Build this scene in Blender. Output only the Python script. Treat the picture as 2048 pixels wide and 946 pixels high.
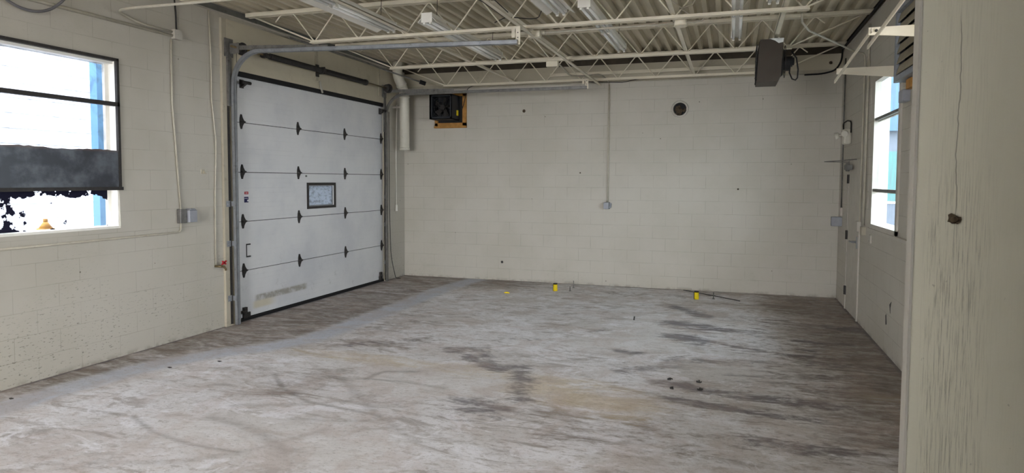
import bpy, bmesh, math, random
from mathutils import Vector, Matrix
random.seed(7)
for o in list(bpy.data.objects): bpy.data.objects.remove(o)
scene = bpy.context.scene
COL = scene.collection
W, H = 2048, 946
XL, YB, XR = -5.65, 11.033, 1.528          # inner faces of left, back and right walls
# ---------------------------------------------------------------- camera
cam = bpy.data.cameras.new('camera'); camo = bpy.data.objects.new('camera', cam); COL.objects.link(camo)
cam.sensor_width = 36.0; cam.lens = 1345.74/2048*36; cam.shift_y = -38.9/2048; cam.clip_start = .05
yaw, pit, rol = -.3146, .0549, .0046
f = Vector((math.sin(yaw)*math.cos(pit), math.cos(yaw)*math.cos(pit), -math.sin(pit)))
r = Vector((math.cos(yaw), -math.sin(yaw), 0)); u = r.cross(f)
r, u = r*math.cos(rol)+u*math.sin(rol), u*math.cos(rol)-r*math.sin(rol)
m = Matrix((r, u, -f)).transposed().to_4x4(); m.translation = (0, 0, 1.7447)
camo.matrix_world = m; scene.camera = camo
# ---------------------------------------------------------------- world, exposure
wd = bpy.data.worlds.new('sky'); scene.world = wd; wd.use_nodes = True
bg = wd.node_tree.nodes['Background']; bg.inputs[0].default_value = (.95, .96, 1.0, 1); bg.inputs[1].default_value = 1.0
vs = scene.view_settings; vs.view_transform = 'Standard'; vs.look = 'None'; vs.gamma = 1; vs.use_curve_mapping = False
vs.exposure = 4.52
def portal(name, loc, rot, sx, sy):        # marks a real opening so daylight is sampled through it (emits nothing itself)
    L = bpy.data.lights.new(name, 'AREA'); L.shape = 'RECTANGLE'; L.size = sx; L.size_y = sy; L.cycles.is_portal = True
    o = bpy.data.objects.new(name, L); COL.objects.link(o); o.location = loc; o.rotation_euler = rot
PI = math.pi
portal('daylight_bay', (-2.65, -4.05, 1.6), (PI/2, 0, PI), 4.1, 3.2)
portal('daylight_left', (XL-.24, 3.77, 2.06), (PI/2, 0, -PI/2), 2.6, 1.7)
portal('daylight_right', (XR+.24, 7.9, 2.06), (PI/2, 0, PI/2), 1.4, 1.9)
portal('daylight_right_near', (XR+.24, 4.5, 2.42), (PI/2, 0, PI/2), 1.5, 1.1)

# ---------------------------------------------------------------- materials
def srgb(*c):
    return tuple(((v/255)/12.92 if v/255 <= .04045 else ((v/255+.055)/1.055)**2.4) for v in c)+(1,)
class N:
    def __init__(s, name):
        s.m = bpy.data.materials.new(name); s.m.use_nodes = True; s.t = s.m.node_tree; s.n = s.t.nodes
        s.b = s.n['Principled BSDF']; s.o = s.n['Material Output']; s._pos = None
    def add(s, typ, **kw):
        n = s.n.new('ShaderNode'+typ)
        for k, v in kw.items(): setattr(n, k, v)
        return n
    def lk(s, a, b): s.t.links.new(a, b)
    def pos(s):
        if s._pos is None: s._pos = s.add('NewGeometry').outputs['Position']
        return s._pos
    def comb(s, perm, sc=(1, 1, 1), off=(0, 0, 0)):
        sp = s.add('SeparateXYZ'); s.lk(s.pos(), sp.inputs[0]); cb = s.add('CombineXYZ')
        for i, a in enumerate(perm):
            if a is None: continue
            mm = s.add('Math', operation='MULTIPLY_ADD'); s.lk(sp.outputs['XYZ'.index(a)], mm.inputs[0])
            mm.inputs[1].default_value = sc[i]; mm.inputs[2].default_value = off[i]; s.lk(mm.outputs[0], cb.inputs[i])
        return cb.outputs[0]
    def noise(s, vec=None, scale=5, detail=4, rough=.6, dist=0):
        n = s.add('TexNoise'); s.lk(vec if vec is not None else s.pos(), n.inputs['Vector'])
        n.inputs['Scale'].default_value = scale; n.inputs['Detail'].default_value = detail
        n.inputs['Roughness'].default_value = rough; n.inputs['Distortion'].default_value = dist
        return n.outputs['Fac']
    def ramp(s, v, a, b, lo=0., hi=1.):
        n = s.add('MapRange'); n.interpolation_type = 'SMOOTHSTEP'; s.lk(v, n.inputs[0])
        for i, x in enumerate((a, b, lo, hi)): n.inputs[i+1].default_value = x
        return n.outputs[0]
    def math(s, op, a, b=None):
        n = s.add('Math', operation=op)
        for i, x in enumerate((a, b)):
            if x is None: continue
            if isinstance(x, (int, float)): n.inputs[i].default_value = x
            else: s.lk(x, n.inputs[i])
        return n.outputs[0]
    def mix(s, fac, a, b, blend='MIX'):
        n = s.add('Mix', data_type='RGBA', blend_type=blend)
        for i, x in ((0, fac), (6, a), (7, b)):
            if isinstance(x, (int, float)): n.inputs[i].default_value = x
            elif isinstance(x, tuple): n.inputs[i].default_value = x
            else: s.lk(x, n.inputs[i])
        return n.outputs[2]
    def col(s, c):
        if isinstance(c, tuple): s.b.inputs['Base Color'].default_value = c
        else: s.lk(c, s.b.inputs['Base Color'])
    def bump(s, h, strength=.3, dist=.01):
        n = s.add('Bump'); n.inputs['Strength'].default_value = strength; n.inputs['Distance'].default_value = dist
        s.lk(h, n.inputs['Height']); s.lk(n.outputs[0], s.b.inputs['Normal'])
def paint(name, c, rough=.6, metal=0., var=.12, scale=6, dirt=None, dirt_amt=.3, spec=.3):
    k = N(name); a = srgb(*c); b = tuple(v*(1-var) for v in a[:3])+(1,)
    x = k.mix(k.ramp(k.noise(scale=scale), .35, .65), a, b)
    if dirt: x = k.mix(k.ramp(k.noise(scale=scale*2.3, detail=6, rough=.7), .55, .7, 0, dirt_amt), x, srgb(*dirt))
    k.col(x); k.b.inputs['Roughness'].default_value = rough; k.b.inputs['Metallic'].default_value = metal
    k.b.inputs['Specular IOR Level'].default_value = spec
    return k.m
CREAM = (187, 182, 171)
def block_wall(name, axes, xoff, low_dirt=.5, base=CREAM, joint=.8):
    k = N(name); v = k.comb((axes, 'Z', None), off=(xoff, 0, 0))
    br = k.add('TexBrick'); br.offset = .5; br.offset_frequency = 2
    wob = k.noise(scale=2.5, detail=2)
    va = k.add('VectorMath', operation='ADD'); k.lk(v, va.inputs[0])
    w2 = k.math('MULTIPLY', k.math('SUBTRACT', wob, .5), .006); cb = k.add('CombineXYZ'); k.lk(w2, cb.inputs[1]); k.lk(w2, cb.inputs[0]); k.lk(cb.outputs[0], va.inputs[1])
    k.lk(va.outputs[0], br.inputs['Vector'])
    br.inputs['Scale'].default_value = 1; br.inputs['Brick Width'].default_value = .4064; br.inputs['Row Height'].default_value = .2032
    br.inputs['Mortar Size'].default_value = .0035; br.inputs['Mortar Smooth'].default_value = .6
    br.inputs['Color1'].default_value = (.44, .44, .44, 1); br.inputs['Color2'].default_value = (.56, .56, .56, 1); br.inputs['Bias'].default_value = 0
    a = srgb(*base); b = srgb(base[0]-9, base[1]-9, base[2]-11); c = srgb(base[0]+3, base[1]+5, base[2]+7)
    x = k.mix(k.ramp(k.noise(scale=1.1, detail=5), .35, .68), a, b)
    x = k.mix(.25, x, k.mix(br.outputs['Color'], b, c))
    fade = k.ramp(k.noise(scale=3.1, detail=3), .38, .62, joint*.25, joint)
    jm = k.math('MULTIPLY', br.outputs['Fac'], fade)
    x = k.mix(k.math('MULTIPLY', jm, .62), x, srgb(120, 112, 98))
    # specks and scuffs, more of them low on the wall
    sp = k.add('SeparateXYZ'); k.lk(k.pos(), sp.inputs[0]); low = k.ramp(sp.outputs[2], .1, 1.25, 1, .12)
    st = k.comb((axes, 'Z', None), sc=(15, 38, 1))
    specks = k.ramp(k.noise(st, scale=1.6, detail=3, rough=.6), .59, .67, 0, .7)
    patch = k.ramp(k.noise(scale=.8, detail=3), .46, .62)
    x = k.mix(k.math('MULTIPLY', k.math('MULTIPLY', specks, patch), k.math('MULTIPLY', low, low_dirt)), x, srgb(88, 82, 72))
    dots = k.add('TexVoronoi'); k.lk(k.comb((axes, 'Z', None), sc=(3.1, 3.1, 1)), dots.inputs['Vector']); dots.inputs['Scale'].default_value = 1
    x = k.mix(k.ramp(dots.outputs['Distance'], .022, .034, .75, 0), x, srgb(96, 88, 76))
    smear = k.ramp(k.noise(scale=2.2, detail=7, rough=.75), .60, .76, 0, .35)
    x = k.mix(k.math('MULTIPLY', smear, low), x, srgb(140, 134, 122))
    rust = k.ramp(sp.outputs[2], .0, .06, .4, 0)
    x = k.mix(k.math('MULTIPLY', rust, k.ramp(k.noise(scale=7, detail=5), .45, .6)), x, srgb(110, 98, 82))
    k.col(x); k.b.inputs['Roughness'].default_value = .62; k.b.inputs['Specular IOR Level'].default_value = .25
    h = k.math('SUBTRACT', k.math('MULTIPLY', k.noise(scale=45, detail=4), .12), k.math('MULTIPLY', br.outputs['Fac'], fade))
    k.bump(h, .35, .006)
    return k.m
M = {}
M['wl'] = block_wall('painted_block_left', 'Y', .08, 1.0, joint=.5)
M['wb'] = block_wall('painted_block_back', 'X', 4.2452, .3, joint=.62)
M['wr'] = block_wall('painted_block_right', 'Y', .2, .5)
M['cream'] = paint('cream_paint', CREAM, .55, var=.08, dirt=(120, 108, 90), dirt_amt=.2)
M['board'] = paint('painted_board', (192, 184, 163), .5, var=.07, scale=2, dirt=(130, 118, 98), dirt_amt=.2)
M['jamb'] = paint('painted_jamb', (176, 168, 150), .5, var=.1, scale=4, dirt=(90, 80, 66), dirt_amt=.3)
M['steelp'] = paint('painted_steel', (228, 220, 200), .5, var=.06, scale=5, dirt=(140, 126, 102), dirt_amt=.12)
M['beamgrey'] = paint('primed_steel', (120, 120, 116), .5, var=.2, scale=4, dirt=(70, 66, 60), dirt_amt=.5)
M['dark'] = paint('dark_metal', (52, 49, 47), .55, var=.25, scale=14, dirt=(96, 84, 70), dirt_amt=.3)
M['fanblack'] = paint('black_fan_plastic', (48, 50, 54), .6, var=.15)
M['black'] = paint('black_rubber', (30, 29, 30), .7, var=.2)
M['darkgap'] = paint('dark_head_strip', (84, 76, 66), .9, var=.3, scale=3)  # dark brown tone of the strips above the right and back walls
M['galv'] = paint('galvanised_steel', (150, 153, 157), .42, .5, var=.2, scale=9, dirt=(88, 84, 78), dirt_amt=.5, spec=.5)
M['galvd'] = paint('worn_track_steel', (128, 126, 122), .42, .5, var=.3, scale=12, dirt=(60, 54, 48), dirt_amt=.7, spec=.5)
M['white'] = paint('white_enamel', (244, 241, 232), .4, var=.04, spec=.4)
M['tube'] = paint('frosted_tube_glass', (240, 240, 236), .25, var=.03, spec=.5)
M['greybox'] = paint('grey_cover', (150, 152, 158), .5, var=.08, scale=20)
M['wood'] = paint('raw_wood', (176, 128, 66), .7, var=.25, scale=9, dirt=(96, 66, 36), dirt_amt=.4)
M['heater'] = paint('brown_enamel', (64, 56, 47), .5, var=.15, scale=3, dirt=(70, 50, 44), dirt_amt=.3)
M['paper'] = paint('dusty_paper', (214, 218, 214), .8, var=.06)
M['yellow'] = paint('yellow_plastic', (232, 206, 30), .5, var=.1, scale=60)
M['red'] = paint('red_plastic', (176, 30, 44), .45, var=.1, scale=30)
M['brass'] = paint('old_brass', (120, 104, 76), .45, .5, var=.2, scale=30)
M['pipe'] = paint('cream_duct', (208, 204, 190), .4, var=.06, scale=5, dirt=(150, 140, 120), dirt_amt=.25)
M['blue'] = paint('blue_paint', (112, 158, 196), .5, var=.05)
M['siding'] = paint('white_siding', (240, 243, 248), .6, var=.03)
M['tgrey'] = paint('pale_grey_panel', (66, 70, 78), .6, var=.1)
M['tblue'] = paint('trailer_blue', (40, 68, 90), .5, var=.2, scale=2)
M['hyd'] = paint('hydrant_yellow', (190, 140, 44), .5, var=.1)
M['ground'] = paint('outside_asphalt', (110, 108, 104), .9, var=.1, scale=1)
M['teal'] = paint('teal_paint', (44, 80, 76), .6, var=.05)
M['insul'] = paint('brown_insulation', (92, 78, 62), .95, var=.4, scale=30)
M['slat'] = paint('dusty_slat', (150, 141, 122), .7, var=.15)
M['lbluegrey'] = paint('louver_steel', (150, 156, 164), .5, .3, var=.15, scale=9, dirt=(60, 62, 66), dirt_amt=.4)
M['stred'] = paint('warning_red', (176, 70, 76), .5, var=.05)
M['stnavy'] = paint('label_navy', (38, 38, 84), .5, var=.05)
M['stwhite'] = paint('label_white', (226, 222, 226), .5, var=.03)
M['hose'] = paint('grey_cable', (112, 110, 112), .5, var=.1)
M['conduit'] = paint('painted_conduit', (184, 178, 162), .5, var=.1, scale=10, dirt=(110, 100, 84), dirt_amt=.25)
# corrugated deck
k = N('deck_paint')
x = k.mix(k.ramp(k.noise(k.comb(('X', 'Y', None), sc=(3, .8, 1)), scale=1.0, detail=4), .3, .75), srgb(212, 203, 180), srgb(190, 180, 156))
k.col(x); k.b.inputs['Roughness'].default_value = .6; M['deck'] = k.m
# door panels
k = N('door_white_paint')
z = k.add('SeparateXYZ'); k.lk(k.pos(), z.inputs[0])
fr = k.math('FRACT', k.math('MULTIPLY', z.outputs[2], 1/.0604)); line = k.ramp(fr, .0, .055, 1, 0)
brk = k.ramp(k.noise(k.comb(('Y', 'Z', None), sc=(1.5, 16, 1)), scale=1.2, detail=3), .42, .6)
ln = k.math('MULTIPLY', line, brk)
x = k.mix(k.ramp(k.noise(scale=1.3, detail=5), .35, .7), srgb(214, 214, 214), srgb(198, 199, 202))
x = k.mix(k.math('MULTIPLY', ln, .3), x, srgb(140, 136, 130))
low = k.ramp(z.outputs[2], .0, .9, 1, .15)
x = k.mix(k.math('MULTIPLY', k.ramp(k.noise(scale=4.3, detail=8, rough=.8), .56, .72, 0, .55), low), x, srgb(120, 116, 110))
# a dirty bar low on the left end
yy = z.outputs[1]; zz = z.outputs[2]
band = k.math('MULTIPLY', k.math('MULTIPLY', k.ramp(zz, .19, .22), k.ramp(zz, .27, .30, 1, 0)), k.math('MULTIPLY', k.ramp(yy, 6.95, 7.05), k.ramp(yy, 8.0, 8.1, 1, 0)))
x = k.mix(k.math('MULTIPLY', band, k.ramp(k.noise(scale=14, detail=5), .3, .6, .25, .8)), x, srgb(138, 132, 118))
band2 = k.math('MULTIPLY', k.math('MULTIPLY', k.ramp(zz, .10, .14), k.ramp(zz, .19, .23, 1, 0)), k.math('MULTIPLY', k.ramp(yy, 6.9, 7.0), k.ramp(yy, 7.2, 7.45, 1, 0)))
x = k.mix(k.math('MULTIPLY', band2, .5), x, srgb(196, 180, 130))
k.col(x); k.b.inputs['Roughness'].default_value = .5; k.bump(k.math('SUBTRACT', 1., ln), .3, .003); M['door'] = k.m
# plywood partition: vertical streaks and specks
k = N('painted_plywood')
x = k.mix(k.ramp(k.noise(k.comb(('X', 'Z', None), sc=(1.5, .6, 1)), scale=1.5, detail=4), .3, .7), srgb(216, 210, 190), srgb(202, 197, 177))
st = k.noise(k.comb(('X', 'Z', None), sc=(240, 6.0, 1)), scale=1.2, detail=5, rough=.72)
sp = k.add('SeparateXYZ'); k.lk(k.pos(), sp.inputs[0])
zone = k.math('MULTIPLY', k.math('MULTIPLY', k.ramp(sp.outputs[0], .47, .51), k.ramp(sp.outputs[0], .57, .66, 1, .06)), k.ramp(sp.outputs[2], 1.55, 1.85, 1, .25))
x = k.mix(k.math('MULTIPLY', k.math('MULTIPLY', k.ramp(st, .47, .66), zone), .62), x, srgb(112, 106, 92))
fl = k.noise(k.comb(('X', 'Z', None), sc=(50, 26, 1)), scale=1.0, detail=3)
x = k.mix(k.ramp(fl, .70, .76, 0, .45), x, srgb(120, 112, 98))
wob = k.math('MULTIPLY', k.math('SUBTRACT', k.noise(scale=5, detail=4), .5), .03)
crk = k.ramp(k.math('ABSOLUTE', k.math('ADD', k.math('SUBTRACT', sp.outputs[0], .549), wob)), .0006, .002, 1, 0)
crz = k.math('MULTIPLY', k.ramp(sp.outputs[2], 1.62, 1.70), k.ramp(sp.outputs[2], 2.12, 2.2, 1, 0))
x = k.mix(k.math('MULTIPLY', k.math('MULTIPLY', crk, crz), .6), x, srgb(84, 76, 62))
k.col(x); k.b.inputs['Roughness'].default_value = .5; k.bump(k.noise(scale=90, detail=3), .12, .004); M['ply'] = k.m
# glass / films
def film(name, tint, trans, haze_col, haze, lines=False, spots=None):
    k = N(name); tr = k.add('BsdfTransparent'); tr.inputs[0].default_value = tint
    tl = k.add('BsdfTranslucent'); tl.inputs[0].default_value = haze_col
    df = k.add('BsdfDiffuse'); df.inputs[0].default_value = haze_col
    m1 = k.add('MixShader'); m1.inputs[0].default_value = .25; k.lk(tl.outputs[0], m1.inputs[1]); k.lk(df.outputs[0], m1.inputs[2])
    m2 = k.add('MixShader'); k.lk(tr.outputs[0], m2.inputs[1]); k.lk(m1.outputs[0], m2.inputs[2])
    if isinstance(haze, float): m2.inputs[0].default_value = haze
    else: k.lk(haze(k), m2.inputs[0])
    out = m2.outputs[0]
    if spots:
        bl = k.add('BsdfDiffuse'); bl.inputs[0].default_value = srgb(34, 34, 48); m3 = k.add('MixShader')
        k.lk(spots(k), m3.inputs[0]); k.lk(out, m3.inputs[1]); k.lk(bl.outputs[0], m3.inputs[2]); out = m3.outputs[0]
    k.lk(out, k.o.inputs[0]); return k.m
M['film'] = film('hazy_plastic_film', (.5, .52, .55, 1), 0, (.05, .054, .06, 1), lambda k: k.ramp(k.noise(k.comb(('Y', 'Z', None), sc=(1, 1, 1)), scale=5, detail=6, dist=1.5), .45, .85, .02, .45))
def chips(k):
    sp = k.add('SeparateXYZ'); k.lk(k.pos(), sp.inputs[0])
    n = k.noise(scale=8, detail=5, rough=.62); y, zc = sp.outputs[1], sp.outputs[2]
    g = k.math('ADD', k.ramp(zc, 1.53, 1.62, 0, .24), k.math('ADD', k.ramp(y, 4.0, 4.25, .17, 0), k.ramp(zc, 1.27, 1.32, .1, 0)))
    g = k.math('ADD', g, k.ramp(y, 4.85, 4.95, 0, .06))
    return k.ramp(k.math('ADD', n, g), .665, .68)
M['chipglass'] = film('peeling_painted_glass', (.6, .62, .65, 1), 0, (.2, .2, .22, 1), .05, spots=chips)
M['frost'] = film('frosted_glass', (.9, .97, 1, 1), 0, (.085, .1, .12, 1), lambda k: k.ramp(k.noise(k.comb(('Y', 'Z', None), sc=(3, .8, 1)), scale=1.6, detail=3), .35, .65, .03, .3))
M['dirty'] = film('dirty_window_film', (.09, .095, .10, 1), 0, (.24, .26, .28, 1), lambda k: k.ramp(k.noise(k.comb(('Y', 'Z', None), sc=(1, 1.6, 1)), scale=13, detail=5, rough=.75), .32, .55, .0, .95))
k = N('black_painted_panel')
sp = k.add('SeparateXYZ'); k.lk(k.pos(), sp.inputs[0])
x = k.mix(k.ramp(k.noise(k.comb(('Y', 'Z', None), sc=(3, 3, 1)), scale=1.3, detail=5), .4, .68), srgb(46, 48, 56), srgb(92, 97, 104))
x = k.mix(k.math('MULTIPLY', k.ramp(sp.outputs[2], 1.985, 2.03), .8), x, srgb(120, 92, 78))
k.col(x); k.b.inputs['Roughness'].default_value = .35; M['blackpanel'] = k.m

# ---------------------------------------------------------------- mesh helpers
class MB:
    def __init__(s): s.v = []; s.f = []; s.smooth = []; s.isl = []
    def quadset(s, vs_, fs, sm=False):
        n = len(s.v); s.isl.append((n, len(s.f))); s.v += [tuple(v) for v in vs_]; s.f += [tuple(i+n for i in q) for q in fs]; s.smooth += [sm]*len(fs); return s
    def box(s, a, b):
        x0, x1 = sorted((a[0], b[0])); y0, y1 = sorted((a[1], b[1])); z0, z1 = sorted((a[2], b[2]))
        return s.quadset([(x0,y0,z0),(x1,y0,z0),(x1,y1,z0),(x0,y1,z0),(x0,y0,z1),(x1,y0,z1),(x1,y1,z1),(x0,y1,z1)],
                  [(0,3,2,1),(4,5,6,7),(0,1,5,4),(1,2,6,5),(2,3,7,6),(3,0,4,7)])
    def tube(s, pts, rad, n=8, caps=True):
        pts = [Vector(p) for p in pts]; rings = []; N_ = len(pts)
        rads = rad if isinstance(rad, (list, tuple)) else [rad]*N_
        up = None
        for i, p in enumerate(pts):
            t = ((pts[i]-pts[i-1]).normalized() if i else Vector()) + ((pts[i+1]-pts[i]).normalized() if i < N_-1 else Vector())
            t.normalize()
            if up is None: up = Vector((0, 0, 1)) if abs(t.z) < .9 else Vector((1, 0, 0))
            a = t.cross(up).normalized(); b = a.cross(t).normalized(); up = b
            rings.append([p+(a*math.cos(2*PI*j/n)+b*math.sin(2*PI*j/n))*rads[i] for j in range(n)])
        base = len(s.v); s.isl.append((base, len(s.f)))
        for rg in rings: s.v += [tuple(q) for q in rg]
        for i in range(N_-1):
            for j in range(n):
                s.f.append((base+i*n+j, base+i*n+(j+1) % n, base+(i+1)*n+(j+1) % n, base+(i+1)*n+j)); s.smooth.append(True)
        if caps:
            s.f.append(tuple(base+j for j in range(n))[::-1]); s.f.append(tuple(base+(N_-1)*n+j for j in range(n))); s.smooth += [False, False]
        return s
    def cyl(s, a, b, rad, n=20, r2=None): return s.tube([a, b], [rad, r2 if r2 is not None else rad], n)
    def bar(s, a, b, w, h, up=(0, 0, 1)):   # rectangular bar from a to b, w across, h along up
        a, b = Vector(a), Vector(b); t = (b-a).normalized(); up = Vector(up); sd = t.cross(up).normalized(); up = sd.cross(t).normalized()
        c = [(-w/2, -h/2), (w/2, -h/2), (w/2, h/2), (-w/2, h/2)]
        return s.quadset([a+sd*i+up*j for i, j in c]+[b+sd*i+up*j for i, j in c], [(0,1,2,3)[::-1],(4,5,6,7),(0,1,5,4),(1,2,6,5),(2,3,7,6),(3,0,4,7)])
    def prism(s, poly, vec, sm=False):      # closed outline (3D points) pushed along vec
        n = len(poly); vec = Vector(vec); P = [Vector(p) for p in poly]
        return s.quadset(P+[p+vec for p in P], [tuple(range(n))[::-1], tuple(range(n, 2*n))]+[(i, (i+1) % n, n+(i+1) % n, n+i) for i in range(n)], sm)
    def parts(s):       # far-apart pieces of this builder, each as a builder of its own
        k = len(s.isl)
        if k < 2: return [s]
        rng = [(s.isl[i][0], s.isl[i+1][0] if i+1 < k else len(s.v), s.isl[i][1], s.isl[i+1][1] if i+1 < k else len(s.f)) for i in range(k)]
        bx = []
        for a, b_, _, _ in rng:
            c = list(zip(*s.v[a:b_])); bx.append(([min(q) for q in c], [max(q) for q in c]))
        grp = list(range(k))
        def root(i):
            while grp[i] != i: i = grp[i]
            return i
        for i in range(k):
            for j in range(i):
                g = math.sqrt(sum(max(0, bx[i][0][q]-bx[j][1][q], bx[j][0][q]-bx[i][1][q])**2 for q in range(3)))
                sz = max(max(bx[n_][1][q]-bx[n_][0][q] for q in range(3)) for n_ in (i, j))
                if g <= max(.02, .5*sz): grp[root(i)] = root(j)
        out = {}
        for i, (a, b_, fa, fb) in enumerate(rng):
            m_ = out.setdefault(root(i), MB()); n0 = len(m_.v); m_.isl.append((n0, len(m_.f))); m_.v += s.v[a:b_]
            m_.f += [tuple(x-a+n0 for x in q) for q in s.f[fa:fb]]; m_.smooth += s.smooth[fa:fb]
        return list(out.values())
    def build(s, name, mat, parent=None, bevel=0, base=None):
        if parent is not None and len(s.isl) > 1:
            ps = s.parts()
            if len(ps) > 1: return [q.build(name, mat, parent, bevel) for q in ps][0]
        me = bpy.data.meshes.new(name)
        off = Vector(base) if base is not None else (Vector(parent['_o']) if parent is not None else Vector())
        me.from_pydata([tuple(Vector(v)-off) for v in s.v], [], s.f); me.materials.append(mat)
        for p, sm in zip(me.polygons, s.smooth): p.use_smooth = sm
        bm = bmesh.new(); bm.from_mesh(me); bmesh.ops.recalc_face_normals(bm, faces=bm.faces[:]); bm.to_mesh(me); bm.free()
        o = bpy.data.objects.new(name, me); COL.objects.link(o)
        if parent is not None:
            o.parent = parent
            o.location = Vector(parent['_o'])-Vector(parent['_p']) if False else (0, 0, 0)
            o['_o'] = list(off)
        else: o.location = off; o['_o'] = list(off)
        if bevel:
            bv = o.modifiers.new('bevel', 'BEVEL'); bv.width = bevel; bv.segments = 2; bv.limit_method = 'ANGLE'
        return o
def tag(o, label=None, cat=None, group=None, kind=None):
    for kk, v in (('label', label), ('category', cat), ('group', group), ('kind', kind)):
        if v: o[kk] = v
    return o
def thing(name, label, cat, loc, group=None):
    o = bpy.data.objects.new(name, None); COL.objects.link(o); o.location = loc; o['_o'] = list(loc); o.empty_display_size = .1
    return tag(o, label, cat, group)
def struct(o): o['kind'] = 'structure'; return o
def solo(mb, name, mat, label, cat, group=None, bevel=0):   # a thing that is one mesh: origin at its base
    xs, ys, zs = zip(*mb.v); b = ((min(xs)+max(xs))/2, (min(ys)+max(ys))/2, min(zs))
    return tag(mb.build(name, mat, bevel=bevel, base=b), label, cat, group)
def copy_tree(o, parent=None):
    c = o.copy(); COL.objects.link(c); c.parent = parent
    for ch in list(o.children): copy_tree(ch, c)
    return c
def arc(c, e1, e2, rad, a0, a1, n=10):
    c, e1, e2 = Vector(c), Vector(e1), Vector(e2)
    return [c+e1*rad*math.cos(a0+(a1-a0)*i/n)+e2*rad*math.sin(a0+(a1-a0)*i/n) for i in range(n+1)]
def fillet(pts, rad, n=6):
    pts = [Vector(p) for p in pts]; out = [pts[0]]
    for i in range(1, len(pts)-1):
        a, b, c = pts[i-1], pts[i], pts[i+1]; d1 = (a-b); d2 = (c-b); rr = min(rad, d1.length*.45, d2.length*.45)
        p, q = b+d1.normalized()*rr, b+d2.normalized()*rr
        for t in range(n+1):
            t /= n; out.append(p*(1-t)**2+b*2*t*(1-t)+q*t*t)
    out.append(pts[-1]); return out

# ================================================================ STRUCTURE
ZT = 3.66                                   # top of the block walls
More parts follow.
